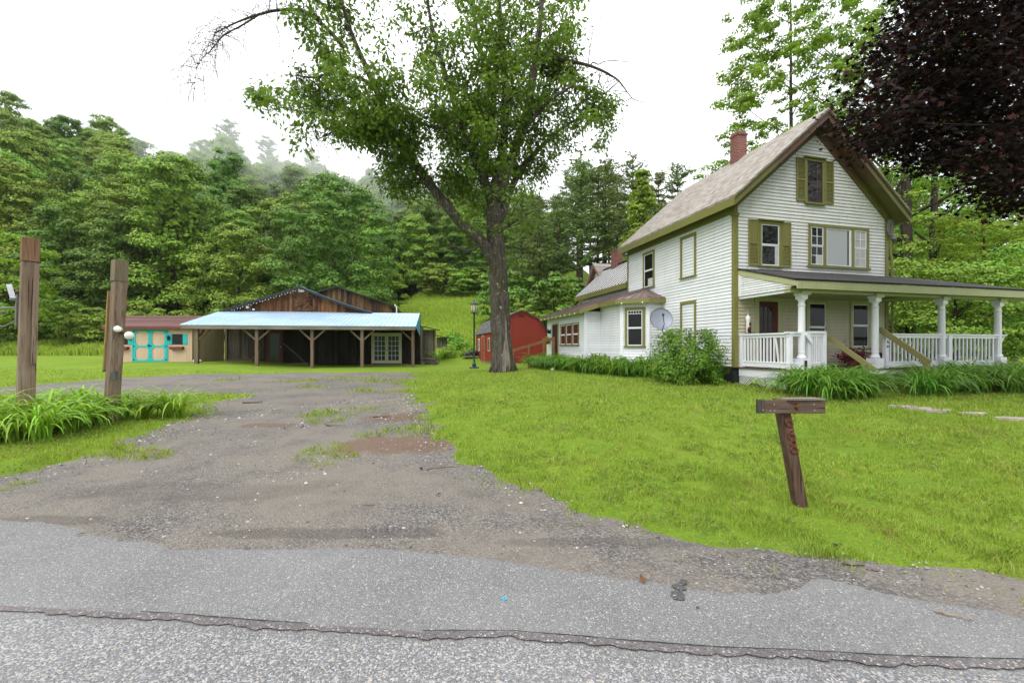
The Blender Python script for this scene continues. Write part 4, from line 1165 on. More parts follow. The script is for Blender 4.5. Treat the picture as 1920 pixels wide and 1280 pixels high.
# planks on the right side, stepping down to low sheds
def rside(u0): return lambda a, d, z: (u0 + d, a, z)
planks(rside(13.5), WV, 8.5, .1, 3.2).build('wall', M['barn_gray'], barn)
planks(fb(8.5), 13.5, 14.6, .2, 3.0).build('wall', M['barn_gray'], barn)
planks(fb(11.5), 14.6, 15.6, .3, 2.4).build('wall', M['barn_gray'], barn)
mb = MB(); mb.beam((13.3, 8.2, 3.3), (14.95, 8.2, 2.95), .8, .06); mb.beam((14.4, 11.2, 2.6), (15.95, 11.2, 2.3), .8, .06); mb.build('shed_roof', M['roof_dark'], barn)
# gable over the porch roof
pk_u, pk_z = 4.7, 6.05
def g1(a):
    if a < pk_u: return pk_z - .06 - (pk_u - a) * .355
    t = (a - pk_u) / 5.1; return pk_z - .06 - (2.3 * t - .42 * t * t)
planks(fb(WV + .02), -.6, 9.6, 4.03, g1, .24).build('gable_wall', M['barn'], barn)
mb = MB(fb(WV)); a0, a1, z0, z1 = 4.05, 5.75, 4.22, 5.42
for x in (a0, a1 - .14): mb.box(x, x + .14, .05, .085, z0, z1)
for z in (z0, z1 - .14, ): mb.box(a0 + .14, a1 - .14, .05, .083, z, z + .14)
mb.beam((a0 + .1, .07, z0 + .1), (a1 - .1, .07, z1 - .1), .13, .03, (0, 1, 0)); mb.beam((a0 + .1, .075, z1 - .1), (a1 - .1, .075, z0 + .1), .13, .03, (0, 1, 0))
cx_, cz_ = (a0 + a1) / 2, (z0 + z1) / 2
for s in (-1, 1):
    mb.beam((cx_ + s * .1, .068, cz_ + .42), (cx_ + s * .5, .068, cz_ + .02), .10, .025, (0, 1, 0)); mb.beam((cx_ + s * .1, .068, cz_ - .42), (cx_ + s * .5, .068, cz_ - .02), .10, .025, (0, 1, 0))
mb.build('hay_door', m_wood('hay_door_board', [(.012, .008, .006), (.035, .017, .01), (.075, .036, .02), (.12, .07, .04)], 'z', grain=9), barn)
# main roof: two slopes, the right one sweeping out
prof = [(-.95, g1(-.95) + .06)] + [(pk_u, pk_z)] + [(a, g1(a) + .06) for a in np.linspace(5.2, 9.9, 8)]
mb = MB()
rp = [(p, q) for p, q in zip(prof, prof[1:])]
for p, q in rp:
    mb.prism([p, q, (q[0], q[1] - .07), (p[0], p[1] - .07)], (WV - .35, 9.3), lambda q_, t: (q_[0], t, q_[1]))
mroof = mb.build('main_roof', M['roof_cyan'], barn)
mb = MB()
for p, q in rp:
    mb.prism([(p[0], p[1] - .02), (q[0], q[1] - .02), (q[0], q[1] - .20), (p[0], p[1] - .20)], (WV - .42, WV - .36), lambda q_, t: (q_[0], t, q_[1]))
mb.build('rake_board', M['black'], barn)
# rear gable
p2u, p2z = 6.15, 6.75
g2 = lambda a: p2z - .08 - (abs(a - p2u) * .33 if abs(a - p2u) < 4.2 else 4.2 * .33 + (abs(a - p2u) - 4.2) * .62)
planks(fb(9.4), 1.0, 11.6, 1.2, g2, .22).build('gable_wall', m_wood('sooty_barn_board', [(.010, .009, .008), (.03, .02, .014), (.10, .045, .018), (.22, .12, .05)], 'z', grain=6), barn)
pr = [(a, g2(a) + .08) for a in (.6, 1.95, p2u, 10.35, 12.4)]
mb = MB()
for p, q in zip(pr, pr[1:]): mb.prism([p, q, (q[0], q[1] - .07), (p[0], p[1] - .07)], (9.0, 15), lambda q_, t: (q_[0], t, q_[1]))
mb.build('rear_roof', M['roof_dark'], barn)
mb = MB(); mb.tube([(11.2, 8.9, 3.9), (11.2, 8.9, 5.0), (11.0, 8.9, 5.2)], .05, 8); mb.build('vent_pipe', M['lamp_white'], barn)
# porch roof with ribs
ya, za, yb, zb_ = -.3, 2.88, WV - .02, 4.13
mb = MB(); u0, u1 = -.82, 13.45
mb.quad((u0, ya, za), (u1, ya, za), (u1, yb, zb_), (u0, yb, zb_)); mb.quad((u0, ya, za - .03), (u1, ya, za - .03), (u1, yb, zb_ - .03), (u0, yb, zb_ - .03))
for e in ((u0, ya, za, u1, ya, za), (u0, ya, za, u0, yb, zb_), (u1, ya, za, u1, yb, zb_)): mb.quad(e[:3], e[3:], (e[3], e[4], e[5] - .03), (e[0], e[1], e[2] - .03))
proof2 = mb.build('porch_roof', M['roof_blue'], barn)
mb = MB(); u = u0 + .02
while u < u1: mb.beam((u, ya - .005, za + .012), (u, yb, zb_ + .012), .035, .028); u += .305
mb.build('roof_rib', M['roof_blue'], proof2)
mb = MB(); mb.box(u0 + .05, u1 - .02, ya + .02, ya + .07, za - .26, za - .035); mb.build('front_beam', M['timber_x'], barn)
mb = MB()
for u in np.arange(u0 + .3, u1, .9): mb.beam((u, ya + .08, za - .11), (u, yb, zb_ - .11), .05, .14)
mb.build('rafter', M['barn_dark'], barn)
mb = MB(); mb.quad((u1 + .003, ya + .02, za - .04), (u1 + .003, yb, za - .55), (u1 + .003, yb, zb_ - .04)); 
for v in np.arange(.1, WV - .1, .25): mb.beam((u1 + .012, v, za - .05 - .11 * v), (u1 + .012, v, za + .27 * v - .05), .03, .02, (0, 1, 0))
mb.build('end_panel', M['roof_cyan'], barn)
POSTU = []
for px in (369, 482, 585.6, 679.2, 774.4):
    r_ = (px - 960) / F; c, s_ = math.cos(BA), math.sin(BA)
    POSTU.append((r_ * by_ - bx_) / (c - r_ * s_))
for i, u in enumerate(POSTU):
    X, Y, _ = bw(u, 0); g = gz(X, Y)
    mb = MB(); w = .095 if i else .11; mb.box(u - w, u + w, -.1, .1, g - .1, za - .262); post = mb.build('porch_post', M['barn_post'], barn)
    for s in (-1, 1):
        if (i == 0 and s < 0) or (i == 4 and s > 0): continue
        mb = MB(); mb.beam((u + s * .06, 0, za - .95), (u + s * .78, 0, za - .27), .09, .10); mb.build('brace', M['brace' if i in (0, 4) else 'barn_post'], post)
    if i == 0:
        mb = MB(); mb.beam((u, .08, za - .95), (u, .8, za - .27), .09, .1); mb.build('brace', M['brace'], post)
X, Y, _ = bw(-.4, WV - .1); mb = MB(); mb.box(-.5, -.38, WV - .14, WV - .03, .1, 3.9); wp = mb.build('corner_post', M['barn_gray'], barn)
mb = MB(); mb.beam((-.44, WV - .2, 3.0), (-.44, WV - 1.3, 3.75), .09, .1); mb.build('brace', M['brace'], wp)
# glazed green door with red frame, and sloping boards either side
Pb = fb(WV)
mb = MB(Pb); mb.box(2.27, 2.50, .04, .10, .2, 2.75); mb.box(3.2, 3.42, .04, .10, .2, 2.75); mb.box(2.27, 3.42, .04, .105, .12, .42); mb.box(2.27, 3.42, .04, .105, 2.55, 2.8)
gd = mb.build('door', m_plain('dark_red_door', (.075, .012, .012), .6, .3, 0, .3), barn)
mb = MB(Pb); mb.box(2.5, 3.2, .04, .07, .42, 2.55); mb.build('pane', M['glass_green'], gd)
mb = MB(Pb); mb.box(3.26, 3.32, .1, .17, 1.45, 1.5); mb.build('handle', M['galv'], gd)
mb = MB(Pb); mb.beam((3.5, .11, 1.75), (5.0, .11, .35), .06, .16, (0, 1, 0)); mb.beam((1.2, .11, .4), (2.2, .11, 1.5), .06, .12, (0, 1, 0)); mb.box(1.0, 5.2, .1, .16, .2, .3); mb.build('leaning_brace', M['barn_gray'], barn)
# white french doors
mb = MB(Pb); a0, a1, z0, z1 = 9.79, 12.06, .20, 2.57
mb.box(a0, a0 + .10, .03, .10, z0, z1); mb.box(a1 - .10, a1, .03, .10, z0, z1); mb.box(a0 + .1, a1 - .1, .03, .098, z1 - .1, z1); fdf = mb.build('french_door_frame', M['cream'], barn)
am = (a0 + a1) / 2
for lo, hi in ((a0 + .105, am - .004), (am + .004, a1 - .105)):
    mb = MB(Pb); mb.box(lo, lo + .12, .03, .085, z0 + .02, z1 - .105); mb.box(hi - .12, hi, .03, .085, z0 + .02, z1 - .105); mb.box(lo + .12, hi - .12, .03, .083, z1 - .25, z1 - .105); mb.box(lo + .12, hi - .12, .03, .083, z0 + .02, z0 + .25)
    fd = mb.build('french_door', M['cream'], barn)
    mb = MB(Pb)
    for i in range(1, 3): x = lo + .12 + (hi - lo - .24) * i / 3; mb.box(x - .014, x + .014, .04, .078, z0 + .25, z1 - .25)
    for i in range(1, 5): z = z0 + .25 + (z1 - z0 - .5) * i / 5; mb.box(lo + .12, hi - .12, .04, .076, z - .014, z + .014)
    mb.build('muntin', M['white_trim'], fd)
    mb = MB(Pb); mb.box(lo + .12, hi - .12, .035, .055, z0 + .25, z1 - .25); mb.build('pane', M['glass_green'], fd)
    x = hi - .06 if lo < am - .5 else lo + .06
    mb = MB(Pb); mb.box(x - .015, x + .015, .085, .14, 1.22, 1.3); mb.build('handle', M['black'], fd)
mb = MB(); mb.box(9.3, 12.6, WV - .7, WV - .11, .02, .16); mb.build('door_step', M['timber_x'], barn)
# lights on the gable
mb = MB(Pb); mb.box(4.55, 4.95, .06, .2, 5.62, 5.78); mb.build('floodlight', M['lamp_white'], barn)
mb = MB(Pb); mb.blob((1.05, .2, 4.42), (.12, .12, .12), 1, 10, 6, 0); mb.build('floodlight', M['lamp_white'], barn); mb = MB(Pb); mb.blob((1.45, .18, 4.25), (.10, .1, .07), 2, 10, 6, 0); mb.build('floodlight', M['lamp_white'], barn)
stl = empty('string_lights', (*bw(-.4, WV - .45)[:2], 0), BA, 'string of small white bulbs along the left edge of the barn gable', 'string lights')
mb = MB(); wr = []; o = Vector((-.4, WV - .45, 0))
for i in range(27):
    a = -.3 + i * .19 + random.uniform(-.03, .03); z = g1(a) - .20 - .06 * (i % 2); wr.append((a + .4, 0, z + .05)); mb.blob((a + .4, 0, z), (.025, .025, .04), i, 6, 4, 0)
mb.build('bulb', M['lamp_white'], stl); mb = MB(); mb.tube(wr, .008, 4); mb.build('cord', M['black'], stl)

# ------------------------------------------------------------------ tan garden shed
SX, SY = -22.0, 29.0; sa_ = R(3)
tshed = empty('garden_shed', (SX, SY, 0), sa_, 'tan garden shed with turquoise double doors and maroon shingle roof', 'shed'); tshed.scale = (1.074,) * 3; tshed.location.z = -.06
sg = .47; sw = 5.15; sdp = 3.2; st_ = 2.62
def grooved(P, a0, a1, z0, z1, step=.2):
    mb = MB(P); a = a0
    while a < a1 - .005:
        b = min(a + step, a1); zt2 = (z1(a) if callable(z1) else z1); zt3 = (z1(b) if callable(z1) else z1)
        mb.quad((a + .007, .012, z0), (b - .007, .012, z0), (b - .007, .012, zt3), (a + .007, .012, zt2)); mb.quad((a - .007, 0, z0), (a + .007, .012, z0), (a + .007, .012, zt2), (a - .007, 0, zt2)); mb.quad((b - .007, .012, z0), (b + .007, 0, z0), (b + .007, 0, zt3), (b - .007, .012, zt3))
        a = b
    return mb
tf = lambda a, d, z: (a, -d, z)
tr_ = lambda a, d, z: (d, a, z)
grooved(tf, -sw, 0, sg, st_).build('wall', M['tan'], tshed)
rg = lambda v: st_ + (.80 - abs(v - sdp / 2) * .5)
grooved(tr_, 0, sdp, sg, lambda v: st_ + .0 + max(0, .72 * (1 - abs(v - sdp / 2) / (sdp / 2)))).build('wall', M['tan'], tshed)
mb = MB(); mb.quad((-sw, 0, sg), (-sw, sdp, sg), (-sw, sdp, st_), (-sw, sdp / 2, st_ + .7), (-sw, 0, st_)); mb.quad((-sw, sdp, sg), (0, sdp, sg), (0, sdp, st_), (-sw, sdp, st_)); mb.build('wall', M['tan'], tshed)
mb = MB(tf)
for a in (-.09, -sw): mb.box(a, a + .09, .012, .035, sg, st_); 
mb.box(-.05, .0, .0, .0, sg, st_)
mb.build('corner_board', M['tan'], tshed)
zp = st_ + .93
mb = MB()
for v0, v1, z0, z1 in ((-.25, sdp / 2, st_ + .10, zp), (sdp + .25, sdp / 2, st_ + .10, zp)):
    mb.prism([(v0, z0), (v1, z1), (v1, z1 - .06), (v0, z0 - .06)], (-sw - .2, .2), lambda q, t: (t, q[0], q[1]))
mb.build('roof', m_shingle('maroon_shed_shingle', ((.06, .028, .027), (.10, .05, .045), (.15, .085, .075)), 16, 3.4), tshed)
mb = MB(); mb.box(-sw - .2, .2, -.27, -.23, st_ - .06, st_ + .055); mb.build('eave_board', M['brown_red'], tshed)
# double door
d0, d1 = -sw / 2 - 1.0, -sw / 2 + 1.0; dz0, dz1 = sg + .04, st_ - .07; dm = (d0 + d1) / 2
mb = MB(tf); mb.box(d0 - .09, d0, .012, .045, dz0, dz1 + .09); mb.box(d1, d1 + .09, .012, .045, dz0, dz1 + .09); mb.box(d0, d1, .012, .043, dz1, dz1 + .09); mb.build('door_frame', M['teal'], tshed)
for lo, hi in ((d0 + .01, dm - .006), (dm + .006, d1 - .01)):
    mb = MB(tf); s = .11; zm = dz0 + (dz1 - dz0) * .48
    mb.box(lo, lo + s, .013, .04, dz0, dz1); mb.box(hi - s, hi, .013, .04, dz0, dz1)
    for z0, z1 in ((dz0, dz0 + s), (zm - .05, zm + .05), (dz1 - s, dz1)): mb.box(lo + s, hi - s, .013, .038, z0, z1)
    q = .17
    for z0, z1 in ((dz0 + s, zm - .05), (zm + .05, dz1 - s)):
        for ax_, sx2 in ((lo + s, 1), (hi - s, -1)):
            for az, sz in ((z0, 1), (z1, -1)):
                mb.prism([(ax_, az), (ax_ + sx2 * q, az), (ax_ + sx2 * q * .42, az + sz * q * .42), (ax_, az + sz * q)], (.013, .036), lambda p, t: (p[0], t, p[1]))
    dr = mb.build('door', M['teal'], tshed)
    mb = MB(tf); xo = lo if lo < dm - .5 else hi
    for z in (dz0 + .12, zm, dz1 - .12): mb.box(min(xo - .06, xo + .02), max(xo + .06, xo - .02) , .04, .052, z - .03, z + .03)
    mb.build('hinge', M['black'], dr)
mb = MB(tf); mb.box(dm - .09, dm + .09, .042, .07, dz0 + .98, dz0 + 1.03); mb.box(dm - .1, dm - .04, .05, .08, dz0 + .96, dz0 + 1.1); mb.build('latch', M['black'], tshed)
for c in (-.90, -sw + .90):
    mb = MB(tf); mb.box(c - .30, c + .30, .012, .02, 1.62, 2.25); wn_ = mb.build('window', M['glass'], tshed)
    mb = MB(tf); mb.box(c - .3, c + .3, .02, .03, 1.91, 1.935); mb.box(c - .32, c - .29, .012, .032, 1.6, 2.27); mb.box(c + .29, c + .32, .012, .032, 1.6, 2.27); mb.box(c - .29, c + .29, .012, .031, 2.245, 2.27); mb.box(c - .29, c + .29, .012, .031, 1.6, 1.625); mb.build('sash', M['black'], wn_)
    for s in (-1, 1):
        mb = MB(tf); x0 = c + s * .33; x1 = c + s * .60; lo, hi = min(x0, x1), max(x0, x1)
        mb.box(lo, hi, .012, .032, 1.58, 2.28); mb.box(lo + .02, hi - .02, .032, .042, 1.64, 1.72); mb.box(lo + .02, hi - .02, .032, .042, 2.14, 2.22); mb.box((lo + hi) / 2 - .008, (lo + hi) / 2 + .008, .032, .036, 1.6, 2.26); mb.build('shutter', M['teal'], tshed)
    mb = MB(tf); mb.prism([(c - .42, 1.46), (c + .42, 1.46), (c + .36, 1.28), (c - .36, 1.28)], (.012, .2), lambda p, t: (p[0], t, p[1])); mb.build('flower_box', M['brown_red'], tshed)
for a in (d0 - .17, d1 + .17):
    mb = MB(tf); mb.box(a - .04, a + .04, .012, .05, 1.95, 2.1); mb.lathe([(.02, 1.86), (.06, 1.9), (.075, 2.08), (.09, 2.1), (.02, 2.18)], a, .12, 8); mb.build('wall_lantern', M['black'], tshed)
mb = MB(); mb.quad((d0 - .1, -.01, sg), (d1 + .15, -.01, sg + .01), (d1 - .25, -1.0, sg - .20), (d0 - .45, -1.0, sg - .20)); mb.build('ramp', M['old_board_x'], tshed)
mb = MB(); mb.box(-sw + .2, -.1, .3, sdp - .2, .0, sg); mb.build('skid', M['foundation'], tshed)

# ------------------------------------------------------------------ red gambrel shed
RX, RY = -1.14, 30.0
rshed = empty('gambrel_shed', (RX, RY, 0), HA, 'long barn-red gambrel shed partly behind the maple trunk', 'shed')
rw, rl_ = 3.75, 8.7; rz0, rz1, rzk, rzp = .35, 2.66, 3.55, 4.12
outl = [(0, rz0), (rw, rz0), (rw, rz1), (rw - .62, rzk), (rw / 2, rzp), (.62, rzk), (0, rz1)]
def topz(a):
    a = min(max(a, 0), rw); b = min(a, rw - a)
    return rz1 + (rzk - rz1) * b / .62 if b < .62 else rzk + (rzp - rzk) * (b - .62) / (rw / 2 - .62)
grooved(tf, 0, rw, rz0, lambda a: topz(a), .2).build('wall', M['barn_red'], rshed)
grooved(lambda a, d, z: (-d, a, z), 0, rl_, rz0, rz1, .2).build('wall', M['barn_red'], rshed)
mb = MB(); mb.quad((rw, 0, rz0), (rw, rl_, rz0), (rw, rl_, rz1), (rw, 0, rz1)); mb.quad(*[(p[0], rl_, p[1]) for p in outl]); mb.build('wall', M['barn_red'], rshed)
mb = MB(); ol = [(-.1, rz1 - .06), (.56, rzk + .05), (rw / 2, rzp + .06), (rw - .56, rzk + .05), (rw + .1, rz1 - .06)]
for p, q in zip(ol, ol[1:]): mb.prism([p, q, (q[0], q[1] - .05), (p[0], p[1] - .05)], (-.1, rl_ + .1), lambda q_, t: (q_[0], t, q_[1]))
mb.build('roof', M['gray_shingle'], rshed)
mb = MB()
for p, q in zip(ol, ol[1:]): mb.prism([(p[0], p[1] - .05), (q[0], q[1] - .05), (q[0], q[1] - .15), (p[0], p[1] - .15)], (-.09, -.05), lambda q_, t: (q_[0], t, q_[1]))
mb.build('rake_board', m_plain('dark_red_trim', (.14, .018, .012), .6, .3, 0, .2), rshed)
mb = MB(tf); mb.box(rw / 2 - .22, rw / 2 + .22, .012, .03, 3.62, 3.86)
for k in range(4): mb.box(rw / 2 - .2, rw / 2 + .2, .03, .04, 3.65 + k * .05, 3.675 + k * .05)
mb.build('vent', m_plain('brown_vent', (.09, .03, .02), .6, .3), rshed)
rs_ = lambda a, d, z: (-d, a, z)
mb = MB(rs_); mb.box(4.5, 4.62, .012, .04, .4, 2.45); mb.box(5.5, 5.62, .012, .04, .4, 2.45); mb.box(4.62, 5.5, .012, .038, 2.35, 2.45); mb.build('door_frame', m_plain('weathered_trim', (.33, .25, .16), .7, .3), rshed)
mb = MB(rs_); mb.box(4.62, 5.5, .012, .03, .4, 2.35); rd = mb.build('door', M['barn_red'], rshed)
mb = MB(rs_); mb.box(4.68, 4.74, .03, .08, 1.2, 1.28); mb.build('handle', M['black'], rd)
for a in (2.2, 6.7):
    mb = MB(rs_)
    for x in (a, a + .62): mb.box(x, x + .08, .012, .04, 1.15, 2.2)
    for z in (1.15, 2.12): mb.box(a + .08, a + .62, .012, .038, z, z + .08)
    wf = mb.build('window', M['cream' if a < 4 else 'white_trim'], rshed); mb = MB(rs_); mb.box(a + .08, a + .62, .012, .025, 1.23, 2.12); mb.build('pane', M['glass'], wf)
mb = MB(); mb.box(-.02, .06, .02, rl_, .1, rz0); mb.box(.02, rw, -.0, .06, .1, rz0); mb.build('skid', M['timber'], rshed)
# ------------------------------------------------------------------ gate posts
x, y = ground_px(46, 803)
def timber(mb, x0, y0, w, h, lean=(0, 0), rot=.5, z0=-.2):
    c, s_ = math.cos(rot), math.sin(rot); pts = []
    for z in (z0, h):
        for i, j in ((-1, -1), (1, -1), (1, 1), (-1, 1)):
            a, b = i * w / 2, j * w / 2
            pts.append((x0 + a * c - b * s_ + lean[0] * z / h, y0 + a * s_ + b * c + lean[1] * z / h, z))
    mb._add(pts, [(3, 2, 1, 0), (4, 5, 6, 7)] + [(i, (i + 1) % 4, 4 + (i + 1) % 4, 4 + i) for i in range(4)])
Y1 = 7.4; X1 = (46 - 960) / F * Y1
gp1 = empty('gate_post', (X1, Y1, gz(X1, Y1)), 0, 'tall weathered timber post with a gray metal box and loose wires, rising from the daylilies', 'post')
mb = MB(); timber(mb, 0, 0, .21, 3.38, (.11, 0), -.62); mb.build('timber', M['timber'], gp1, bevel=.008)
mb = MB(); timber(mb, .16, -.03, .06, 2.94, (.09, 0), -.62, 1.2); mb.build('side_board', M['timber'], gp1)
mb = MB(); timber(mb, .022, -.020, .212, 3.385, (.105, 0), -.62, 2.98); mb.build('top_block', M['brown_top'], gp1, bevel=.006)
c, s_ = math.cos(-.62), math.sin(-.62)
def loc(a, b, z): return (a * c - b * s_ + .11 * z / 3.38, a * s_ + b * c, z)
mb = MB(loc); mb.box(-.31, -.108, -.13, .07, 1.84, 2.42); mb.build('meter_box', M['box_gray'], gp1, bevel=.01)
mb = MB(loc); mb.box(-.13, -.112, -.1331, -.1301, 1.88, 2.32); mb.build('peeling_strip', m_plain('pinkish_primer', (.3, .2, .17), .8), gp1)
mb = MB(loc); mb.tube([(-.2, -.14, 2.44), (-.05, -.15, 2.45), (.08, -.13, 2.44)], .010, 6); mb.build('strap', M['black'], gp1)
mb = MB(loc); mb.beam((-.27, -.16, 2.36), (-.42, -.20, 2.60), .07, .012); mb.beam((-.30, -.16, 2.36), (-.22, -.16, 2.33), .07, .05); mb.build('bracket', M['galv'], gp1)
mb = MB()
mb.tube(catmull([(-.13, .12, 2.2), (-.5, .0, 2.17), (-1.1, -.2, 2.05), (-2.4, -.4, 1.95)], 5), .012, 6); mb.tube(catmull([(-.2, .1, 2.0), (-.42, .02, 1.85), (-.5, .0, 2.02), (-.38, 0, 2.12), (-1.0, -.1, 1.95), (-2.4, -.3, 1.75)], 5), .009, 6); mb.build('wire', M['wire'], gp1)

Y2 = 8.5; X2 = (208 - 960) / F * Y2
gp2 = empty('gate_post', (X2, Y2, gz(X2, Y2)), 0, 'leaning weathered timber post with a yellow board and twin floodlights, right of the taller post', 'post')
gp1['group'] = gp2['group'] = 'timber posts in the daylily bed'
mb = MB(); timber(mb, 0, 0, .20, 3.24, (.20, 0), -.5); mb.build('timber', M['timber'], gp2, bevel=.008)
mb = MB(); timber(mb, .0, -.02, .205, 3.24, (.202, 0), -.5, 2.82); mb.build('top_cap', m_wood('greenish_timber_top', [(.06, .055, .03), (.13, .11, .065), (.2, .16, .11)], 'z', grain=22), gp2)
c2, s2 = math.cos(-.5), math.sin(-.5)
def loc2(a, b, z): return (a * c2 - b * s2 + .2 * z / 3.24, a * s2 + b * c2, z)
mb = MB(loc2); mb.box(-.158, -.10, -.13, .02, 1.02, 2.62); mb.build('yellow_board', M['yellow_board'], gp2, bevel=.004)
mb = MB(loc2); mb.box(-.185, -.171, -.12, .04, 1.0, 2.6); mb.build('back_board', M['brace'], gp2)
lx = .16
mb = MB(); mb.tube([(.2, -.02, 1.80), (.36, -.06, 1.80)], .035, 10); mb.build('lamp_arm', M['old_board'], gp2)
for dxl, dzl, sc in ((.24, .05, .062), (.43, -.06, .078)):
    mb = MB()
    ax_ = Vector((.72, -.55, -.28)) if dxl > .3 else Vector((.3, -.9, .1)); ax_.normalize(); o = Vector((dxl, -.08, 1.80 + dzl))
    mb.tube([tuple(o - ax_ * .09), tuple(o - ax_ * .05), tuple(o), tuple(o + ax_ * .07), tuple(o + ax_ * .10)], [sc * .45, sc * .55, sc * .9, sc, sc * .8], 14)
    mb.build('floodlight', M['lamp_white'], gp2, smooth=True)
mb = MB(); mb.box(.16, .23, -.16, -.09, .85, 1.02); mb.build('outlet_box', M['box_gray'], gp2)

# ------------------------------------------------------------------ number post by the road
x, y = ground_px(1500, 948)
npst = empty('number_post', (x, y, gz(x, y)), 0, 'short leaning brown wooden post with rusty numerals and a broken cross board', 'number post')
lean = (-.155, .05); hh = 1.0
mb = MB(); timber(mb, 0, 0, .097, hh, lean, -.04, -.15); mb.build('post', M['old_board'], npst, bevel=.004)
cn, sn = math.cos(-.04), math.sin(-.04)
fr_ = lambda z: (lean[0] * z / hh, lean[1] * z / hh)
def nl(a, b, z):
    ox, oy = fr_(z); return (a * cn - b * sn + ox, a * sn + b * cn + oy, z)
def nb_(a, b, z): return (a * math.cos(-.06) - b * math.sin(-.06) + lean[0] * .94, a * math.sin(-.06) + b * math.cos(-.06) + lean[1], z)
mb = MB(nb_); mb.box(-.245, .34, -.10, -.062, .875, .995); mb.build('cross_board', M['old_board_x'], npst, bevel=.003)
mb = MB(nb_); mb.box(-.262, -.205, -.104, -.058, .872, .998); mb.build('board_end', m_wood('mossy_board_end', [(.02, .02, .014), (.045, .045, .03), (.08, .08, .06)], 'z', grain=20), npst)
mb = MB(nb_); mb.prism([(.0, -.128), (.33, -.115), (.28, -.03), (-.03, -.04)], (.998, 1.012), lambda p, t: (p[0], p[1], t + .02 * p[0])); mb.build('shelf_board', m_wood('gray_shelf_board', [(.1, .085, .075), (.2, .17, .15), (.28, .25, .22)], 'x', grain=22), npst)
mb = MB(nb_)
for a, z in ((-.22, .905), (-.155, .90), (-.12, .955), (-.115, .90), (.235, .96), (.24, .905)): mb.tube([(a, -.107, z), (a, -.098, z)], .0055, 8)
mb.build('nail', M['galv'], npst)
ox = Vector((cn, sn, 0))
mb = MB(); p = Vector(nb_(.065, -.108, .93)); digit(mb, '3', p, (1, 0, 0), (0, 0, 1), .105, .0085); mb.build('numeral', M['rust'], npst)
up_ = Vector((lean[0] / hh, lean[1] / hh, 1)).normalized()
for ch, z in (('6', .80), ('6', .675), ('8', .56)):
    mb = MB(); digit(mb, ch, nl(.012, -.056, z), (cn, sn, 0), tuple(up_), .115, .009); mb.build('numeral', M['rust'], npst)

# ------------------------------------------------------------------ lamp post
lxp, lyp = ground_px(889, 690.5)
lp = empty('lamp_post', (lxp, lyp, gz(lxp, lyp)), 0, 'dark green lamp post with a single lantern left of the big maple', 'lamp post')
hpx = lambda py: (YH - py) / F * lyp + CAMH - gz(lxp, lyp)
zt0 = hpx(586)
mb = MB(); mb.lathe([(.30, -.1), (.30, .08), (.27, .10)], 0, 0, 4); mb.build('footing', M['concrete'], lp)
mb = MB(); mb.lathe([(.12, .1), (.12, .3), (.07, .34), (.055, .42), (.052, zt0 - .12), (.07, zt0 - .08), (.10, zt0 - .02), (.12, zt0)], 0, 0, 14); mb.build('pole', M['green_metal'], lp, smooth=True)
zl1 = hpx(571)
mb = MB(); mb.lathe([(.10, zt0), (.185, zt0 + .12), (.215, zl1 - .06), (.215, zl1)], 0, 0, 14); lg = mb.build('lantern', M['lantern_glass'], lp, smooth=True)
mb = MB()
for k in range(6):
    a = k * math.pi / 3; mb.tube([(.105 * math.cos(a), .105 * math.sin(a), zt0), (.19 * math.cos(a), .19 * math.sin(a), zt0 + .12), (.222 * math.cos(a), .222 * math.sin(a), zl1)], .012, 6)
mb.lathe([(.225, zl1 - .04), (.25, zl1), (.20, zl1 + .10), (.11, zl1 + .17), (.06, zl1 + .19), (.05, zl1 + .23), (.02, zl1 + .27)], 0, 0, 14); mb.build('lantern_cap', M['green_metal'], lg)

# ------------------------------------------------------------------ daylilies and other plants
def lily_mesh(seed, nb, L, wdt, mat):
    r = np.random.default_rng(seed); seg = 7; quads = []
    for b in range(nb):
        az = r.uniform(0, 2 * math.pi); ln = L * r.uniform(.65, 1.15); e0 = r.uniform(.95, 1.5); bend = r.uniform(1.9, 3.3); w = wdt * r.uniform(.7, 1.2)
        p = np.array([r.normal() * .06, r.normal() * .06, 0.0]); el = e0; side = np.array([-math.sin(az), math.cos(az), 0]); prev = None
        tw = r.uniform(-.3, .3)
        for i in range(seg + 1):
            t = i / seg; wi = w * (.6 + .9 * t - 1.45 * t ** 3) * .5 + .001; sd2 = side * math.cos(tw * t) + np.array([0, 0, 1]) * math.sin(tw * t)
            cur = (p - sd2 * wi, p + np.array([0, 0, -.25 * wi]), p + sd2 * wi)
            if prev is not None:
                quads.append(np.stack([prev[0], prev[1], cur[1], cur[0]])); quads.append(np.stack([prev[1], prev[2], cur[2], cur[1]]))
            prev = cur
            d = np.array([math.cos(az) * math.cos(el), math.sin(az) * math.cos(el), math.sin(el)])
            p = p + d * (ln / seg); el -= bend / seg * (.5 + t)
            if p[2] < .02: p[2] = .02
    me = lily_weld(quads); me.materials.append(mat); return me
def lily_weld(quads):
    V = np.concatenate(quads).astype(float); key = np.round(V, 5); u, inv = np.unique(key, axis=0, return_inverse=True); inv = inv.reshape(-1, 4)
    me = bpy.data.meshes.new('daylily_clump'); me.from_pydata(u.tolist(), [], inv.tolist()); me.polygons.foreach_set('use_smooth', np.ones(len(inv), bool)); return me
LA = [lily_mesh(100 + i, 50, 1.12, .040, M['lily']) for i in range(4)]
LB = [lily_mesh(200 + i, 60, 1.18, .034, M['lily_dark']) for i in range(4)]
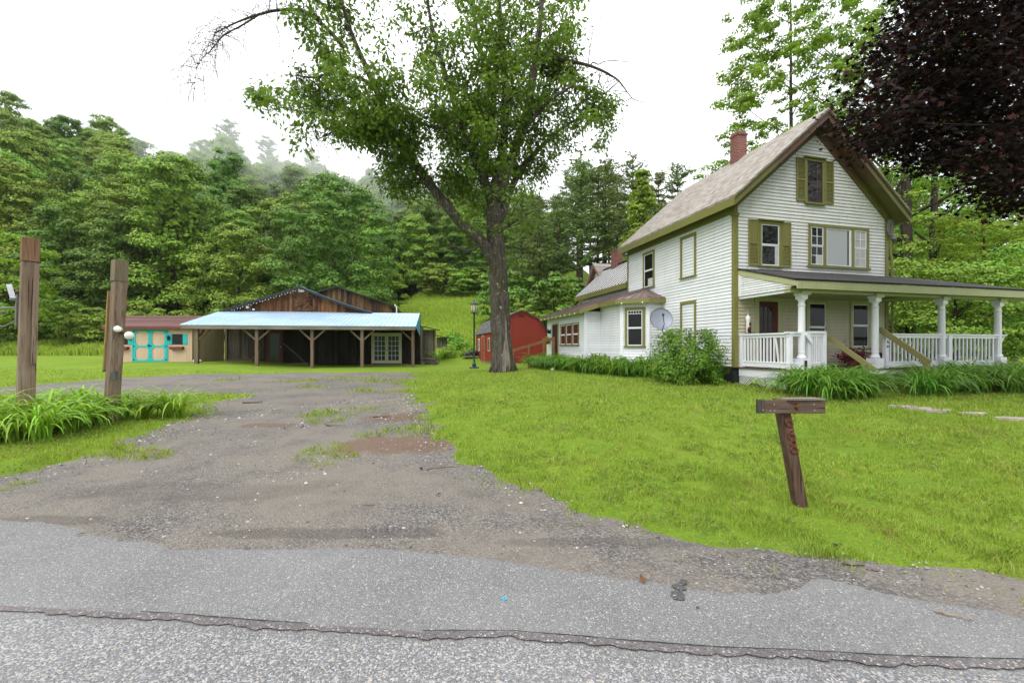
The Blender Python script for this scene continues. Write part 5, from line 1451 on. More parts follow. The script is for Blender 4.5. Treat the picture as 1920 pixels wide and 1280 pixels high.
def lilies(pts, meshes, label, group, smin=.8, smax=1.15):
    for i, (x, y) in enumerate(pts):
        o = bpy.data.objects.new('daylily_clump', meshes[i % len(meshes)]); C.objects.link(o)
        s = random.uniform(smin, smax); o.location = (x, y, gz(x, y)); o.rotation_euler = (0, 0, random.uniform(0, 6.28)); o.scale = (s, s, s * random.uniform(.9, 1.1))
        tag(o, label, 'daylily', group)
def fill(poly, sp):
    xs, ys = zip(*poly); out = []
    y = min(ys)
    while y < max(ys):
        x = min(xs)
        while x < max(xs):
            q = (x + random.uniform(-.3, .3) * sp, y + random.uniform(-.3, .3) * sp)
            if in_poly(np.array([q[0]]), np.array([q[1]]), poly)[0]: out.append(q)
            x += sp
        y += sp * .87
    return out
bedA = [ground_px(*p) for p in ((-110, 832), (30, 836), (120, 826), (132, 813), (172, 802), (184, 786))] + [(-7.0, 8.9), (-7.6, 9.3), (-9.4, 8.6), (-9.6, 7.2)]
lilies(fill(bedA, .36), LA, 'arching bright green daylily clump in the bed around the two timber posts', 'daylilies around the timber posts', .82, 1.08)
def hbed(uv): return [hw(u, v)[:2] for u, v in uv]
P_ = lambda u, v: hw(u, v)[:2]
bedB = [P_(.35, -2.15), P_(1.35, -2.2), P_(1.6, -2.75), P_(3.4, -2.95), P_(3.4, -3.4), (8.35, 9.55), (7.6, 9.3), (6.85, 9.6), (6.7, 10.5)]
bedB2 = [P_(3.8, -2.15), P_(10.5, -2.15), (15.5, 13.0), (14.5, 11.3), (12.5, 10.8), (9.3, 9.95), (8.75, 9.8), P_(3.75, -3.1)]
def clear_steps(pts):
    out = []
    for x, y in pts:
        dx0, dy0 = x - HX, y - HY; u = dx0 * math.cos(HA) + dy0 * math.sin(HA); v = -dx0 * math.sin(HA) + dy0 * math.cos(HA)
        if (1.2 < u < 4.0 and v > -3.35) or (abs(x / y - .90) < .045 and y > 8.6): continue
        out.append((x, y))
    return out
lilies(clear_steps(fill(bedB, .40) + fill(bedB2, .44)), LB, 'dark green daylily clump in the bed along the front porch', 'daylilies along the porch', .85, 1.12)
bedC = hbed([(-3.75, 11.3), (-3.7, 7.6), (-3.2, 6.2), (-2.7, 5.0), (-1.9, 3.7), (-1.25, 2.6), (-.5, 2.5), (-.6, 3.7), (-1.45, 4.9), (-1.6, 6.5), (-2.5, 6.8), (-2.5, 11.3)])
lilies(fill(bedC, .40), LB + LA[:1], 'green daylily clump in the bed beside the white side wing', 'daylilies beside the side wing', .85, 1.08)

def weed_mesh(name, n, r, h, size, mat, asp=.5, seed=0):
    P = rng.normal(size=(n, 3)); P = unit(P) * (rng.random((n, 1)) ** .45); P[:, 2] = np.abs(P[:, 2]); rad = P.copy(); P = P * (r, r, h)
    P *= (1 + .10 * np.sin(P[:, :1] * 7 / r + seed) * np.cos(P[:, 1:2] * 6 / r + seed * 2))
    Nn = unit(rad + rng.normal(size=(n, 3)) * .7 + (0, 0, .5)); me = np_mesh(name, leaf_quads(P, Nn, rng.uniform(.7, 1.3, n) * size, asp, axis=rad + rng.normal(size=(n, 3)) * .6 - (0, 0, .4)), 4)
    me.materials.append(mat); return me
WM = [weed_mesh('leafy_weed', 700, .42, .62, .11, M['weeds'], .5, i) for i in range(3)]
bedD = [hw(-2.55, 6.9)[:2], hw(-2.55, 10.0)[:2], hw(-3.3, 9.2)[:2], hw(-3.4, 7.2)[:2]]
sp = fill(bedD, .75) + [hw(-1.55, 4.6)[:2], hw(-2.0, 5.2)[:2], hw(-1.9, 6.1)[:2], hw(-1.1, 3.6)[:2], hw(-2.5, 5.7)[:2], hw(-.95, 3.0)[:2], hw(-.5, 2.6)[:2], hw(-.45, .55)[:2]]
for i, (x, y) in enumerate(sp):
    o = bpy.data.objects.new('leafy_plant', WM[i % 3]); C.objects.link(o); s = random.uniform(.85, 1.3); o.location = (x, y, gz(x, y)); o.scale = (s, s, s * 1.15); o.rotation_euler = (0, 0, i)
    tag(o, 'leafy green perennial growing against the white side wing behind the daylilies', 'plant', 'leafy plants against the side wing')

# the shrub at the house corner
bx0, by0 = 5.72, 13.75
shrub = empty('shrub', (bx0, by0, gz(bx0, by0)), 0, 'big rounded bright green shrub in front of the left house wall', 'shrub')
mb = MB(); ends = []
for i in range(30):
    a = random.uniform(0, 6.28); el = random.uniform(.35, 1.45); L2 = random.uniform(1.0, 1.75); d = Vector((math.cos(a) * math.cos(el), math.sin(a) * math.cos(el), math.sin(el)))
    p0 = Vector((.1 * math.cos(a), .1 * math.sin(a), 0)); q = p0 + d * L2; mid = p0.lerp(q, .5) + Vector((0, 0, .12)); mb.tube([tuple(p0), tuple(mid), tuple(q)], [.018, .012, .004], 5); ends.append((p0, mid, q))
mb.build('stem', M['twig'], shrub)
P = []; A = []
for p0, mid, q in ends:
    for k in range(170):
        t = random.random() ** .6; b = (p0.lerp(mid, t * 2) if t < .5 else mid.lerp(q, t * 2 - 1)); o = Vector((random.gauss(0, .19), random.gauss(0, .19), random.gauss(0, .17)))
        P.append(b + o); A.append((q - p0).normalized() * .8 + o * 3)
ax = np.array(A); P = np.array(P); ok = (P[:, 2] > .08); P, ax = P[ok], ax[ok]
NS = 11000; th = rng.uniform(0, 6.28, NS); hz = rng.random(NS) ** .9; rad = 1.02 * np.sqrt(np.maximum(0.05, 1 - (hz * 1.9 / 1.95 - .28) ** 2 * 1.25)) * (1 + .18 * np.sin(th * 5 + hz * 9) + .12 * np.sin(th * 11 - hz * 15)) * rng.uniform(.75, 1.02, NS)
P2 = np.stack([rad * np.cos(th), rad * np.sin(th), hz * 1.72 + .06], -1); k2 = vnoise(th * 3, hz * 5, 1.0, 71) > -.45; P2 = P2[k2]; ax2 = unit(P2 - (0, 0, .5)) + (0, 0, .5)
P[:, 2] *= 1.0; P = np.concatenate([P, P2]); ax = np.concatenate([ax, ax2]); n = len(P)
Nn = unit(P - (0, 0, .4) + rng.normal(size=(n, 3)) * .6 + (0, 0, .6))
link('foliage', np_mesh('foliage', leaf_quads(P, Nn, rng.uniform(.07, .12, n), .42, ax + rng.normal(size=(n, 3)) * .4), 4), M['bush'], shrub)
# hosta at the porch end
for k, (u, v) in enumerate(((-.12, -1.0), (.02, -1.45))):
    x, y = hw(u, v)[:2]
    n = 40; P = rng.normal(size=(n, 3)) * (.17, .17, .05) + (0, 0, .16); Nn = unit(P * (1.4, 1.4, 0) + (0, 0, .25))
    me = np_mesh('hosta', leaf_quads(P, Nn, rng.uniform(.13, .2, n), .62, P * (1, 1, 0) + (0, 0, .05), .03), 4)
    o = link('hosta', me, M['hosta']); o.location = (x, y, gz(x, y)); tag(o, ('pale variegated hosta beside the porch lattice', 'small hosta nearest the road at the porch lattice')[k], 'hosta')
# ornamental grass and slabs at the barn's right end
x, y = ground_px(822, 676); o = bpy.data.objects.new('ornamental_grass', LA[1]); C.objects.link(o); o.location = (x, y, gz(x, y)); o.scale = (1.75, 1.75, 1.5); tag(o, 'round clump of ornamental grass at the right end of the barn', 'ornamental grass')
x, y = ground_px(806, 683)
pile = empty('slab_pile', (x, y, gz(x, y)), BA, 'low pile of flat gray slabs on the grass at the barn corner', 'slab pile')
for i in range(6):
    mb = MB(); w, d_ = random.uniform(.5, .75), random.uniform(.3, .45); cx, cy, z = random.uniform(-.2, .25), random.uniform(-.1, .1), .0 + i * .085
    mb.prism([(cx + w * math.cos(a) * random.uniform(.85, 1.1), cy + d_ * math.sin(a) * random.uniform(.85, 1.1)) for a in np.linspace(0, 5.5, 8)], (z, z + .075), lambda p, t: (p[0], p[1], t)); mb.build('slab', M['barn_gray'], pile)
# weeds and dark boards at the barn side
for i, (px, py, s) in enumerate(((840, 668, 1.6), (862, 655, 1.9), (878, 668, 1.5), (851, 642, 1.9), (1012, 655, 1.0))):
    x, y = ground_px(px, py); o = bpy.data.objects.new('brush_clump', WM[i % 3]); C.objects.link(o); o.location = (x, y, gz(x, y)); o.scale = (s * 1.3, s * 1.3, s); o.rotation_euler = (0, 0, i * 2.)
    tag(o, 'clump of tall leafy weeds on the meadow edge beside the sheds', 'weeds', 'weed clumps between the barn and the red shed')
# black tarp-covered trailer beside the red shed
x, y = ground_px(882, 670)
tarp = empty('covered_sled', (x, y, gz(x, y)), .1, 'low black plastic-covered sled lying beside the red shed', 'sled')
mb = MB(); mb.blob((0, 0, .28), (.75, .6, .25), 5, 12, 6, .14); mb.blob((.35, 0, .34), (.4, .5, .26), 8, 10, 6, .15); mb.build('cover', M['black_plastic'], tarp)
mb = MB(); mb.box(-.7, .7, -.45, -.38, 0, .12); mb.box(-.7, .7, .38, .45, 0, .12); mb.build('runner', M['timber_x'], tarp)
# stepping stones
for i, (px, py, w, d_) in enumerate(((1692, 763.5, .30, .13), (1719, 767, .30, .12), (1762, 771, .33, .14), (1822, 777, .33, .13), (1893, 786, .30, .13))):
    x, y = ground_px(px, py); mb = MB()
    mb.prism([(w * math.cos(a) * random.uniform(.85, 1.1), d_ * math.sin(a) * random.uniform(.85, 1.1)) for a in np.linspace(0, 5.6, 9)], (-.05, .036), lambda p, t: (p[0], p[1], t)); o = mb.build('stepping_stone', M['flagstone']); o.location = (x, y, gz(x, y)); o.rotation_euler = (0, 0, random.uniform(-.3, .3))
    tag(o, ['pale stepping stone nearest the porch steps, half under daylilies', 'second stepping stone from the porch steps', 'third stepping stone from the porch steps', 'stepping stone between the third and the farthest from the porch steps', 'stepping stone farthest from the porch steps'][i], 'stepping stone', 'stepping stones in the lawn')
# fallen sticks and leaves
def stick(px, py, L2, ang, bend, r, label, mat='stick', z=.012):
    x, y = ground_px(px, py); pts = [(L2 * (t - .5), bend * (t - .5) ** 2 * 4 * L2 + random.uniform(-.006, .006), 0) for t in np.linspace(0, 1, 7)]
    mb = MB(); mb.tube(pts, [r * (1 - .5 * t) for t in np.linspace(0, 1, 7)], 6, .2); o = mb.build('fallen_stick', M[mat]); o.location = (x, y, gz(x, y) + z + r); o.rotation_euler = (0, 0, ang)
    tag(o, label, 'stick', 'sticks fallen on the ground')
stick(828, 880, .36, .30, -.14, .009, 'dark curved stick at the right edge of the gravel drive')
stick(676, 882, .14, -.1, .05, .006, 'short thin stick on the drive below the grass tufts')
stick(1788, 1168, .15, -.55, .0, .006, 'straight pale-brown stick on the right of the asphalt', 'timber', .03)
stick(1603, 1066, .14, -.12, .12, .006, 'bent twig on the gravel shoulder below the number post')
stick(1637, 1076, .07, -.5, .0, .004, 'tiny twig beside the bent twig on the gravel shoulder')
stick(635, 800, .45, .1, .05, .010, 'thin dark stick on the drive beyond the small red-brown hollow')
stick(723, 783, .5, .05, .04, .010, 'long faint stick on the drive near the right lawn edge')
stick(470, 757, .4, .2, .05, .02, 'dark stick on the gravel near the grass island tip')
stick(355, 826, .22, .3, .1, .009, 'small stick on the gravel at the left of the drive')
stick(693, 952, .12, .3, .2, .006, 'small crooked twig in the middle of the gravel')
def dleaf(px, py, s, label, mat='dead_leaf'):
    x, y = ground_px(px, py); mb = MB(); mb.quad((-s, 0, 0), (-.2 * s, -.4 * s, .25 * s), (s, 0, .1 * s), (.1 * s, .45 * s, .3 * s)); mb.quad((-s, 0, 0), (.1 * s, .45 * s, .3 * s), (-.3 * s, .5 * s, .1 * s)); o = mb.build('fallen_leaf', M[mat]); o.location = (x, y, gz(x, y) + .036); o.rotation_euler = (0, 0, random.uniform(0, 6))
    tag(o, label, 'leaf', 'dead leaves on the ground')
dleaf(1205, 1096, .045, 'curled brown leaf at the upper edge of the asphalt'); dleaf(152, 1010, .03, 'brown leaf at the left of the asphalt'); dleaf(790, 884, .045, 'dark leaf beside the curved stick', 'black'); dleaf(1567, 1031, .03, 'black leaf at the lawn edge below the number post', 'black')
dleaf(823, 933, .035, 'dark leaf on the gravel near the lawn edge', 'stick'); dleaf(490, 756, .07, 'dark leaf on the gravel right of the grass island', 'black'); dleaf(1564, 1184, .012, 'tiny orange leaf on the right of the asphalt'); dleaf(270, 1003, .03, 'brown leaf on the left gravel edge')
x, y = ground_px(946, 1134); mb = MB(); mb.tube([(.014 * math.cos(a), .010 * math.sin(a), 0) for a in np.linspace(0, 6.2, 12)], .003, 6); o = mb.build('plastic_ring', m_plain('sky_blue_plastic', (.05, .42, .6), .4)); o.location = (x, y, gz(x, y) + .034); tag(o, 'tiny sky-blue plastic ring lying on the asphalt', 'plastic ring')
x, y = ground_px(1036, 695); mb = MB(); mb.blob((0, 0, .05), (.09, .09, .07), 2, 10, 6, .06); o = mb.build('white_ball', M['stone'], smooth=True); o.location = (x, y, gz(x, y)); tag(o, 'small white round stone at the edge of the side flower bed', 'stone')
x, y = ground_px(376, 679); mb = MB(); mb.blob((0, 0, .08), (.28, .2, .14), 4, 10, 6, .12); o = mb.build('pale_rock', M['stone']); o.location = (x - .2, y, gz(x, y)); tag(o, 'pale rock on the grass beside the tan shed', 'rock')
# ------------------------------------------------------------------ trees of the wood
def trunk_mesh(name, H, r, seed, limbs=7, lean=.04, start=.35, mat='bark_dark', spread=.35):
    rr = random.Random(seed); mb = MB(); pts = []; x = y = 0.0
    for i in range(8):
        t = i / 7; pts.append((x, y, -.4 + (H + .4) * t)); x += rr.uniform(-lean, lean) * H / 7; y += rr.uniform(-lean, lean) * H / 7
    rad = [r * (1.25 - 1.1 * (i / 7) ** .8) if i else r * 1.5 for i in range(8)]; mb.tube(pts, [max(.02, q) for q in rad], 8)
    for k in range(limbs):
        t = start + (1 - start) * (k + rr.random() * .6) / limbs * .9; i = int(t * 7); p = Vector(pts[i]).lerp(Vector(pts[min(i + 1, 7)]), t * 7 - i)
        a = rr.uniform(0, 6.28); L2 = H * spread * (1.1 - t) * rr.uniform(.7, 1.3) + .5; d = Vector((math.cos(a), math.sin(a), rr.uniform(.5, 1.3))).normalized()
        mb.tube([tuple(p), tuple(p + d * L2 * .5), tuple(p + d * L2 + Vector((0, 0, .1 * L2)))], [max(.03, r * .5 * (1 - t)), max(.02, r * .3 * (1 - t)), .015], 6)
    me = bpy.data.meshes.new(name); me.from_pydata(mb.v, [], mb.f); me.materials.append(M[mat]); me.polygons.foreach_set('use_smooth', np.ones(len(me.polygons), bool)); return me

def crown_mesh(name, H, Rr, z0, npuff, nleaf, size, mat, seed, shape='round', flat=.5, pr=(.9, 1.7), lean=0.0, aspect=.62, core=0):
    r = np.random.default_rng(seed); P = []; Nn = []
    for k in range(npuff):
        t = r.random() ** .85
        if shape == 'round': prof = math.sqrt(max(0.02, 1 - (2 * t - .85) ** 2 / 1.35))
        elif shape == 'cone': prof = max(.05, (1 - t) ** .75) * min(1, .45 + 3 * t)
        elif shape == 'tall': prof = math.sqrt(max(0.02, 1 - (2 * t - 1) ** 2)) * .9 + .08
        a = r.uniform(0, 6.28); q = r.random() ** .45; rad = Rr * prof * (.35 + .65 * q) * r.uniform(.8, 1.12)
        c = np.array([rad * math.cos(a) + lean * t, rad * math.sin(a), z0 + (H - z0) * t]); R2 = r.uniform(*pr) * (1 - .35 * t)
        n = int(nleaf * (R2 / pr[1]) ** 1.6) + 8
        d = unit(r.normal(size=(n, 3))); d[:, 2] = np.where(d[:, 2] < -.2, -d[:, 2] * .6, d[:, 2])
        out = np.array([math.cos(a), math.sin(a), 0]); p = d * (r.random((n, 1)) ** .4) * R2; p[:, 2] *= flat; p[:, 2] -= .12 * (p[:, 0] ** 2 + p[:, 1] ** 2) / R2
        P.append(c + p); Nn.append(unit(np.array([0, 0, .45]) + .3 * out + 1.15 * d + r.normal(size=(n, 3)) * .38))
    if core:       # oversized leaf cards added deep in the crown to block skylight and darken gaps
        t = r.uniform(.06, .86, core); prof = np.sqrt(np.maximum(.02, 1 - (2 * t - .85) ** 2 / 1.35)); a = r.uniform(0, 6.28, core); rad = Rr * prof * .52 * np.sqrt(r.random(core))
        P.append(np.stack([rad * np.cos(a), rad * np.sin(a), z0 + (H - z0) * t], -1)); Nn.append(unit(r.normal(size=(core, 3)) + (0, 0, .6)))
    big_ = np.concatenate([np.ones(sum(len(q) for q in P) - core), np.full(core, 2.0)])
    P = np.concatenate(P); Nn = np.concatenate(Nn); n = len(P); keep = P[:, 2] > z0 - 1.2; P, Nn = P[keep], Nn[keep]; big_ = big_[keep]; n = len(P)
    me = np_mesh(name, leaf_quads(P, Nn, r.uniform(.65, 1.35, n) * size * big_, aspect, None, .12), 4); me.materials.append(mat); return me

def pine_mesh(name, H, seed, z0=.35, L0=3.4, mat=None, dens=1.0, size=.5):
    r = np.random.default_rng(seed); P = []; A = []; z = H * z0; br = MB()
    while z < H - .3:
        t = (z / H - z0) / (1 - z0); L = L0 * (1 - t) ** .5 * r.uniform(.65, 1.15) + .5; nb = 5 if t < .9 else 3
        for k in range(nb):
            if r.random() < .22: continue
            a = r.uniform(0, 6.28); l = L * r.uniform(.55, 1.15); up = .10 + .5 * t; d = np.array([math.cos(a), math.sin(a), up]); d /= np.linalg.norm(d)
            br.tube([(0, 0, z), tuple(d * l * .95 + (0, 0, z))], [.05 * (1 - t) + .015, .01], 4, caps=False)
            m = int(34 * dens * l); s = r.random(m) ** .6; off = r.normal(size=(m, 3)) * (.34, .34, .12) * (.35 + .6 * s[:, None])
            P.append(d * (s * l)[:, None] + np.array([0, 0, z]) + off); A.append(np.tile(d, (m, 1)) + r.normal(size=(m, 3)) * .55)
        z += H * .034 * r.uniform(.7, 1.3)
    P = np.concatenate(P); A = np.concatenate(A); n = len(P)
    Nn = unit(np.array([0, 0, 1.0]) + r.normal(size=(n, 3)) * .5)
    me = np_mesh(name, leaf_quads(P, Nn, r.uniform(.7, 1.3, n) * size, .42, A), 4); me.materials.append(mat or M['needle'])
    tr = MB(); tr.tube([(0, 0, -.5), (.03 * H * r.normal() * .3, 0, H * .5), (0, 0, H)], [H * .011, H * .008, .02], 8); tr.v += []; o = len(tr.v); tr.v += br.v; tr.f += [tuple(i + o for i in f) for f in br.f]
    m2 = bpy.data.meshes.new(name + '_trunk'); m2.from_pydata(tr.v, [], tr.f); m2.materials.append(M['bark_dark']); return m2, me

def tree(name, x, y, s, trunk, crown, label, cat, group=None, rz=None, sz=None, dz=0):
    t = empty(name, (x, y, gz(x, y) + dz), random.uniform(0, 6.28) if rz is None else rz, label, cat, group); t.scale = (s, s, sz or s)
    a = bpy.data.objects.new('trunk', trunk); C.objects.link(a); a.parent = t
    b = bpy.data.objects.new('crown', crown); C.objects.link(b); b.parent = t
    return t
BT = []
for i in range(6):
    H = (15, 17, 14, 16, 18, 15)[i]; Rr = (4.6, 4.8, 5.0, 4.2, 4.6, 5.2)[i]
    BT.append((trunk_mesh('trunk', H * .86, .28, i, 8), crown_mesh('crown', H, Rr, .9, 88, 460, .285, M['forest' if i % 3 else 'forest_dark'], 40 + i, 'round', .75, (1.0, 2.0), core=1500)))
PT = [pine_mesh('pine_crown', 22, 70 + i, (.30, .42, .36)[i], 3.6, None, .8, .42) for i in range(3)]
HT = pine_mesh('hemlock_crown', 14, 80, .08, 3.6, M['forest_dark'], 1.5, .38)
ST = pine_mesh('spruce_crown', 19, 81, .1, 4.2, M['needle'], 1.2, .45)

# jittered rows on the left hillside
cnt = 0
lab = 'leafy green broadleaf tree among the many on the wooded hillside'
for row, y0 in enumerate(np.arange(45, 150, 6.4)):
    for x0 in np.arange(-190, 10, 6.6 + .028 * (y0 - 45)):
        x = x0 + random.uniform(-2.2, 2.2); y = y0 + random.uniform(-2.2, 2.2); rt = x / y
        edge = 47 + 34 * float(sm(-30, -17, x))
        if y < edge or rt < -1.36 or rt > -.02 and y < 90 or rt > .12: continue
        if x > -14 and y < 82: continue
        if y > 120 and rt < -.75: continue
        if -33 < x < -12 and y < 64 and abs(rt + .42) < .2: continue
        s = random.uniform(.82, 1.22) * (1.0 if y > 52 else .95)
        if random.random() < .12 and y < 100:
            tree('hemlock_tree', x, y, s, *HT, 'dark hemlock with layered boughs on the wooded hillside', 'tree', 'hemlocks on the wooded hillside'); cnt += 1; continue
        tree('broadleaf_tree', x, y, s, *BT[random.randrange(6)], lab, 'tree', 'broadleaf trees of the wooded hillside', sz=s * random.uniform(.9, 1.15)); cnt += 1
# low growth along the wood's edge
EB = [crown_mesh('crown', 4.5, 3.0, .1, 60, 170, .24, M['forest'], 90 + i, 'round', .5, (.6, 1.1), core=300) for i in range(2)]
EBt = trunk_mesh('trunk', 3.5, .09, 91, 6, .05, .1)
for i, (x, y, s) in enumerate([(-62 + k * 4.3, 45.5 + random.uniform(-1.2, 1.5) + .0 * k, random.uniform(.8, 1.25)) for k in range(9)] + [(-14 + k * 4.6, 80.5 + random.uniform(-1, 1), random.uniform(.8, 1.3)) for k in range(5)]):
    tree('edge_shrub', x, y, s, EBt, EB[i % 2], 'bushy green shrub along the edge of the wood above the grass', 'shrub', 'shrubs along the edge of the wood')
# fading spruces on the crest
for i, (px, Y, H) in enumerate(((428, 142, 1.55), (502, 150, 1.45), (585, 150, 1.3))):
    x = (px - 960) / F * Y
    tree('spruce_tree', x, Y, H, *ST, ['leftmost pale spruce fading into mist on the hill crest', 'middle pale spruce fading into mist on the hill crest', 'rightmost pale spruce fading into mist above the round maple'][i], 'tree', 'misty spruces on the crest')
# round maple and sapling behind the barn
big = crown_mesh('crown', 18.6, 7.4, 1.0, 190, 330, .29, M['forest_dark'], 300, 'round', .7, (1.1, 2.1), core=2500)
tree('round_maple', -21.5, 51, 1, trunk_mesh('trunk', 15, .42, 301, 10), big, 'large round-crowned dark green maple rising behind the barn', 'tree', rz=0)
sap = crown_mesh('crown', 6.2, 1.7, .5, 34, 80, .30, M['forest_bright'], 302, 'tall', .5, (.6, 1.1))
tree('young_tree', (737 - 960) / F * 53, 53, 1, trunk_mesh('trunk', 5, .08, 303, 5), sap, 'slender bright green young tree right of the round maple', 'tree', rz=0)
tree('edge_tree', -49.5, 40.5, 1.0, trunk_mesh('trunk', 10, .22, 305, 8), crown_mesh('crown', 12, 4.3, 2.5, 90, 110, .33, M['forest_bright'], 304, 'round', .4, (.9, 1.6)), 'bright green tree at the left edge of the photo above the grass bank', 'tree', rz=1)

# pines behind the house
lp_ = 'tall white pine with bare lower trunk in the stand behind the house'
k = 0
for y0 in (46, 52, 58, 65, 73, 82):
    for x0 in np.arange(-2, 42, 4.2):
        x = x0 + random.uniform(-1.4, 1.4); y = y0 + random.uniform(-2, 2); rt = x / y
        if rt < .02 or rt > .62: continue
        s = random.uniform(.82, 1.12) * (1 - .0 * k); g = gz(x, y)
        tgt = (.435 + .03 * math.sin(x * 1.7)) if rt > .12 else .36
        s = min(s, max(.6, (tgt * y + CAMH - g) / 22)); tree('pine_tree', x, y, s, *PT[random.randrange(3)], lp_, 'tree', 'pines behind the house'); k += 1
US = [crown_mesh('crown', 5.5, 2.6, .3, 44, 80, .34, M['forest_dark'], 95 + i, 'round', .4, (.8, 1.4)) for i in range(2)]
for i, (x, y, s) in enumerate(((1.5, 46, 1.1), (4.6, 44, 1.2), (7.5, 43.5, 1.0), (2.8, 50, 1.4), (10, 42, 1.3), (13, 44, 1.5), (-1.5, 52, 1.2), (17, 45, 1.5), (21, 44, 1.4))):
    tree('understorey_tree', x, y, s, EBt, US[i % 2], 'low dark green tree under the pines behind the red shed and house', 'tree', 'low trees under the pines')
tree('broadleaf_tree', 1.2, 43.5, .8, EBt, EB[0], 'small light green bush right behind the red shed', 'tree', rz=2)
# bright conical tree and airy trees close behind the house
cn_ = crown_mesh('crown', 16.3, 3.0, 2, 92, 110, .30, M['forest_bright'], 310, 'cone', .5, (.8, 1.5))
tree('conical_tree', (1205 - 960) / F * 39, 39, 1, trunk_mesh('trunk', 15, .2, 311, 9), cn_, 'yellow-green conical tree between the pines and the house roof', 'tree', rz=0)
def airy(name, px, Y, H, Rr, z0, seed, label, mat='forest_bright', npuff=120, nl=70, lean=0, size=.2, dens=1, trunkmat='bark_dark', tr=.2, pr=(.6, 1.25)):
    size *= .68; nl = int(nl * 1.9); npuff = int(npuff * 1.35); pr = (pr[0] * .85, pr[1] * .85)
    x = (px - 960) / F * Y
    return tree(name, x, Y, 1, trunk_mesh('trunk', H * .95, tr, seed, 16, .02, .3, trunkmat, .28), crown_mesh('crown', H, Rr, z0, npuff, nl, size, M[mat], seed + 1, 'tall', .52, pr, lean), label, 'tree', rz=0)
airy('airy_tree', 1484, 26, 25.5, 4.3, 8, 320, 'tall airy light green tree rising behind the house ridge', size=.25, npuff=430, nl=85, pr=(.5, 1.0))
airy('airy_tree', 1345, 33, 15.5, 3.2, 5, 330, 'lower light green tree behind the roof left of the chimney', size=.25, npuff=70, nl=60)
airy('leafy_tree', 1700, 24, 22, 3.6, 2.0, 340, 'leafy tree with dark trunk just right of the house corner', 'forest', 170, 90, 0, .22, 1, 'bark_dark', .34, (.7, 1.5))
airy('leafy_tree', 1752, 27, 21, 4.4, 1.2, 350, 'second leafy tree right of the house, straight dark trunk', 'forest_bright', 150, 90, 0, .24, 1, 'bark_dark', .30, (.8, 1.6))
airy('leafy_tree', 1840, 22, 8.6, 3.3, .4, 360, 'low spreading bright green tree behind the right end of the porch', 'forest_bright', 130, 100, 0, .2, 1, 'bark_dark', .14, (.7, 1.4))
airy('leafy_tree', 1930, 19, 5.8, 2.8, .2, 370, 'dark bushy tree at the right edge behind the porch railing', 'forest', 80, 100, 0, .19, 1, 'bark_dark', .12, (.7, 1.3))
airy('leafy_tree', 1790, 19.5, 4.9, 2.5, .1, 380, 'dark green bush behind the porch between the third and fourth columns', 'forest', 80, 100, 0, .19, 1, 'bark_dark', .12, (.7, 1.3))
airy('leafy_tree', 1700, 21, 5.4, 2.4, .1, 390, 'dark green bush behind the railing next to the house corner', 'forest', 80, 100, 0, .19, 1, 'bark_dark', .12, (.7, 1.3))
airy('leafy_tree', 1665, 33, 15, 3.4, 1.0, 410, 'green tree filling the gap behind the right corner of the house', 'forest_bright', 120, 120, 0, .26, 1, 'bark_dark', .2, (.8, 1.6))
airy('leafy_tree', 1790, 34, 16.5, 4.4, 1.0, 420, 'broad green tree in the second row right of the house', 'forest', 140, 130, 0, .27, 1, 'bark_dark', .24, (.9, 1.7))
airy('leafy_tree', 1870, 29, 9.5, 3.4, .6, 430, 'green tree in the second row near the right edge', 'forest', 110, 120, 0, .25, 1, 'bark_dark', .18, (.8, 1.5))
for i, (px, Y, s) in enumerate(((1800, 46, 1.0), (1880, 60, .9), (1960, 52, .9), (2050, 66, 1.0), (1730, 52, 1.1), (1990, 84, 1.0), (1900, 95, 1.0), (1830, 80, 1.0))):
    x = (px - 960) / F * Y; tree('broadleaf_tree', x, Y, s * .8 if px > 1850 else s, *BT[i % 6], 'hazy green tree in the distance right of the house', 'tree', 'hazy trees right of the house')
# leafless tree, its twigs showing above the roof, and a pale one at the right
def bare_tree(name, x, y, H, r, seed, label, mat, ups=9):
    rr = random.Random(seed); mb = MB(); tips = []
    def grow(p, d, L, r0, lev):
        n = 4; pts = [p]; q = p.copy(); dd = d.copy()
        for i in range(n):
            dd = (dd + Vector((rr.uniform(-.14, .14), rr.uniform(-.14, .14), rr.uniform(-.02, .12)))).normalized(); q = q + dd * (L / n); pts.append(q.copy())
        mb.tube([tuple(a) for a in pts], [r0 * (1 - .75 * i / n) for i in range(n + 1)], 6 if lev < 2 else 4, caps=False)
        if lev >= 3: return
        for k in range((ups, 5, 4)[lev]):
            t = rr.uniform(.3, 1); i = min(int(t * n), n - 1); b = pts[i].lerp(pts[i + 1], t * n - i); a = rr.uniform(0, 6.28)
            nd_ = (dd * rr.uniform(.6, 1.1) + Vector((math.cos(a), math.sin(a), .15)) * rr.uniform(.5, .9)).normalized(); grow(b, nd_, L * rr.uniform(.35, .6), r0 * .42 * (1.1 - t * .5), lev + 1)
    t = empty(name, (x, y, gz(x, y)), 0, label, 'tree'); grow(Vector((0, 0, 0)), Vector((0, 0, 1)), H, r, 0); mb.build('trunk', M[mat], t)
bare_tree('bare_tree', (1668 - 960) / F * 27, 27, 20.5, .24, 5, 'mostly leafless tree showing bare branches above the right roof slope', 'bark_dark', 12)
bare_tree('bare_tree', (1905 - 960) / F * 34, 34, 11.5, .16, 8, 'pale leafless tree at the right edge beyond the leafy trees', 'bark_pale', 10)

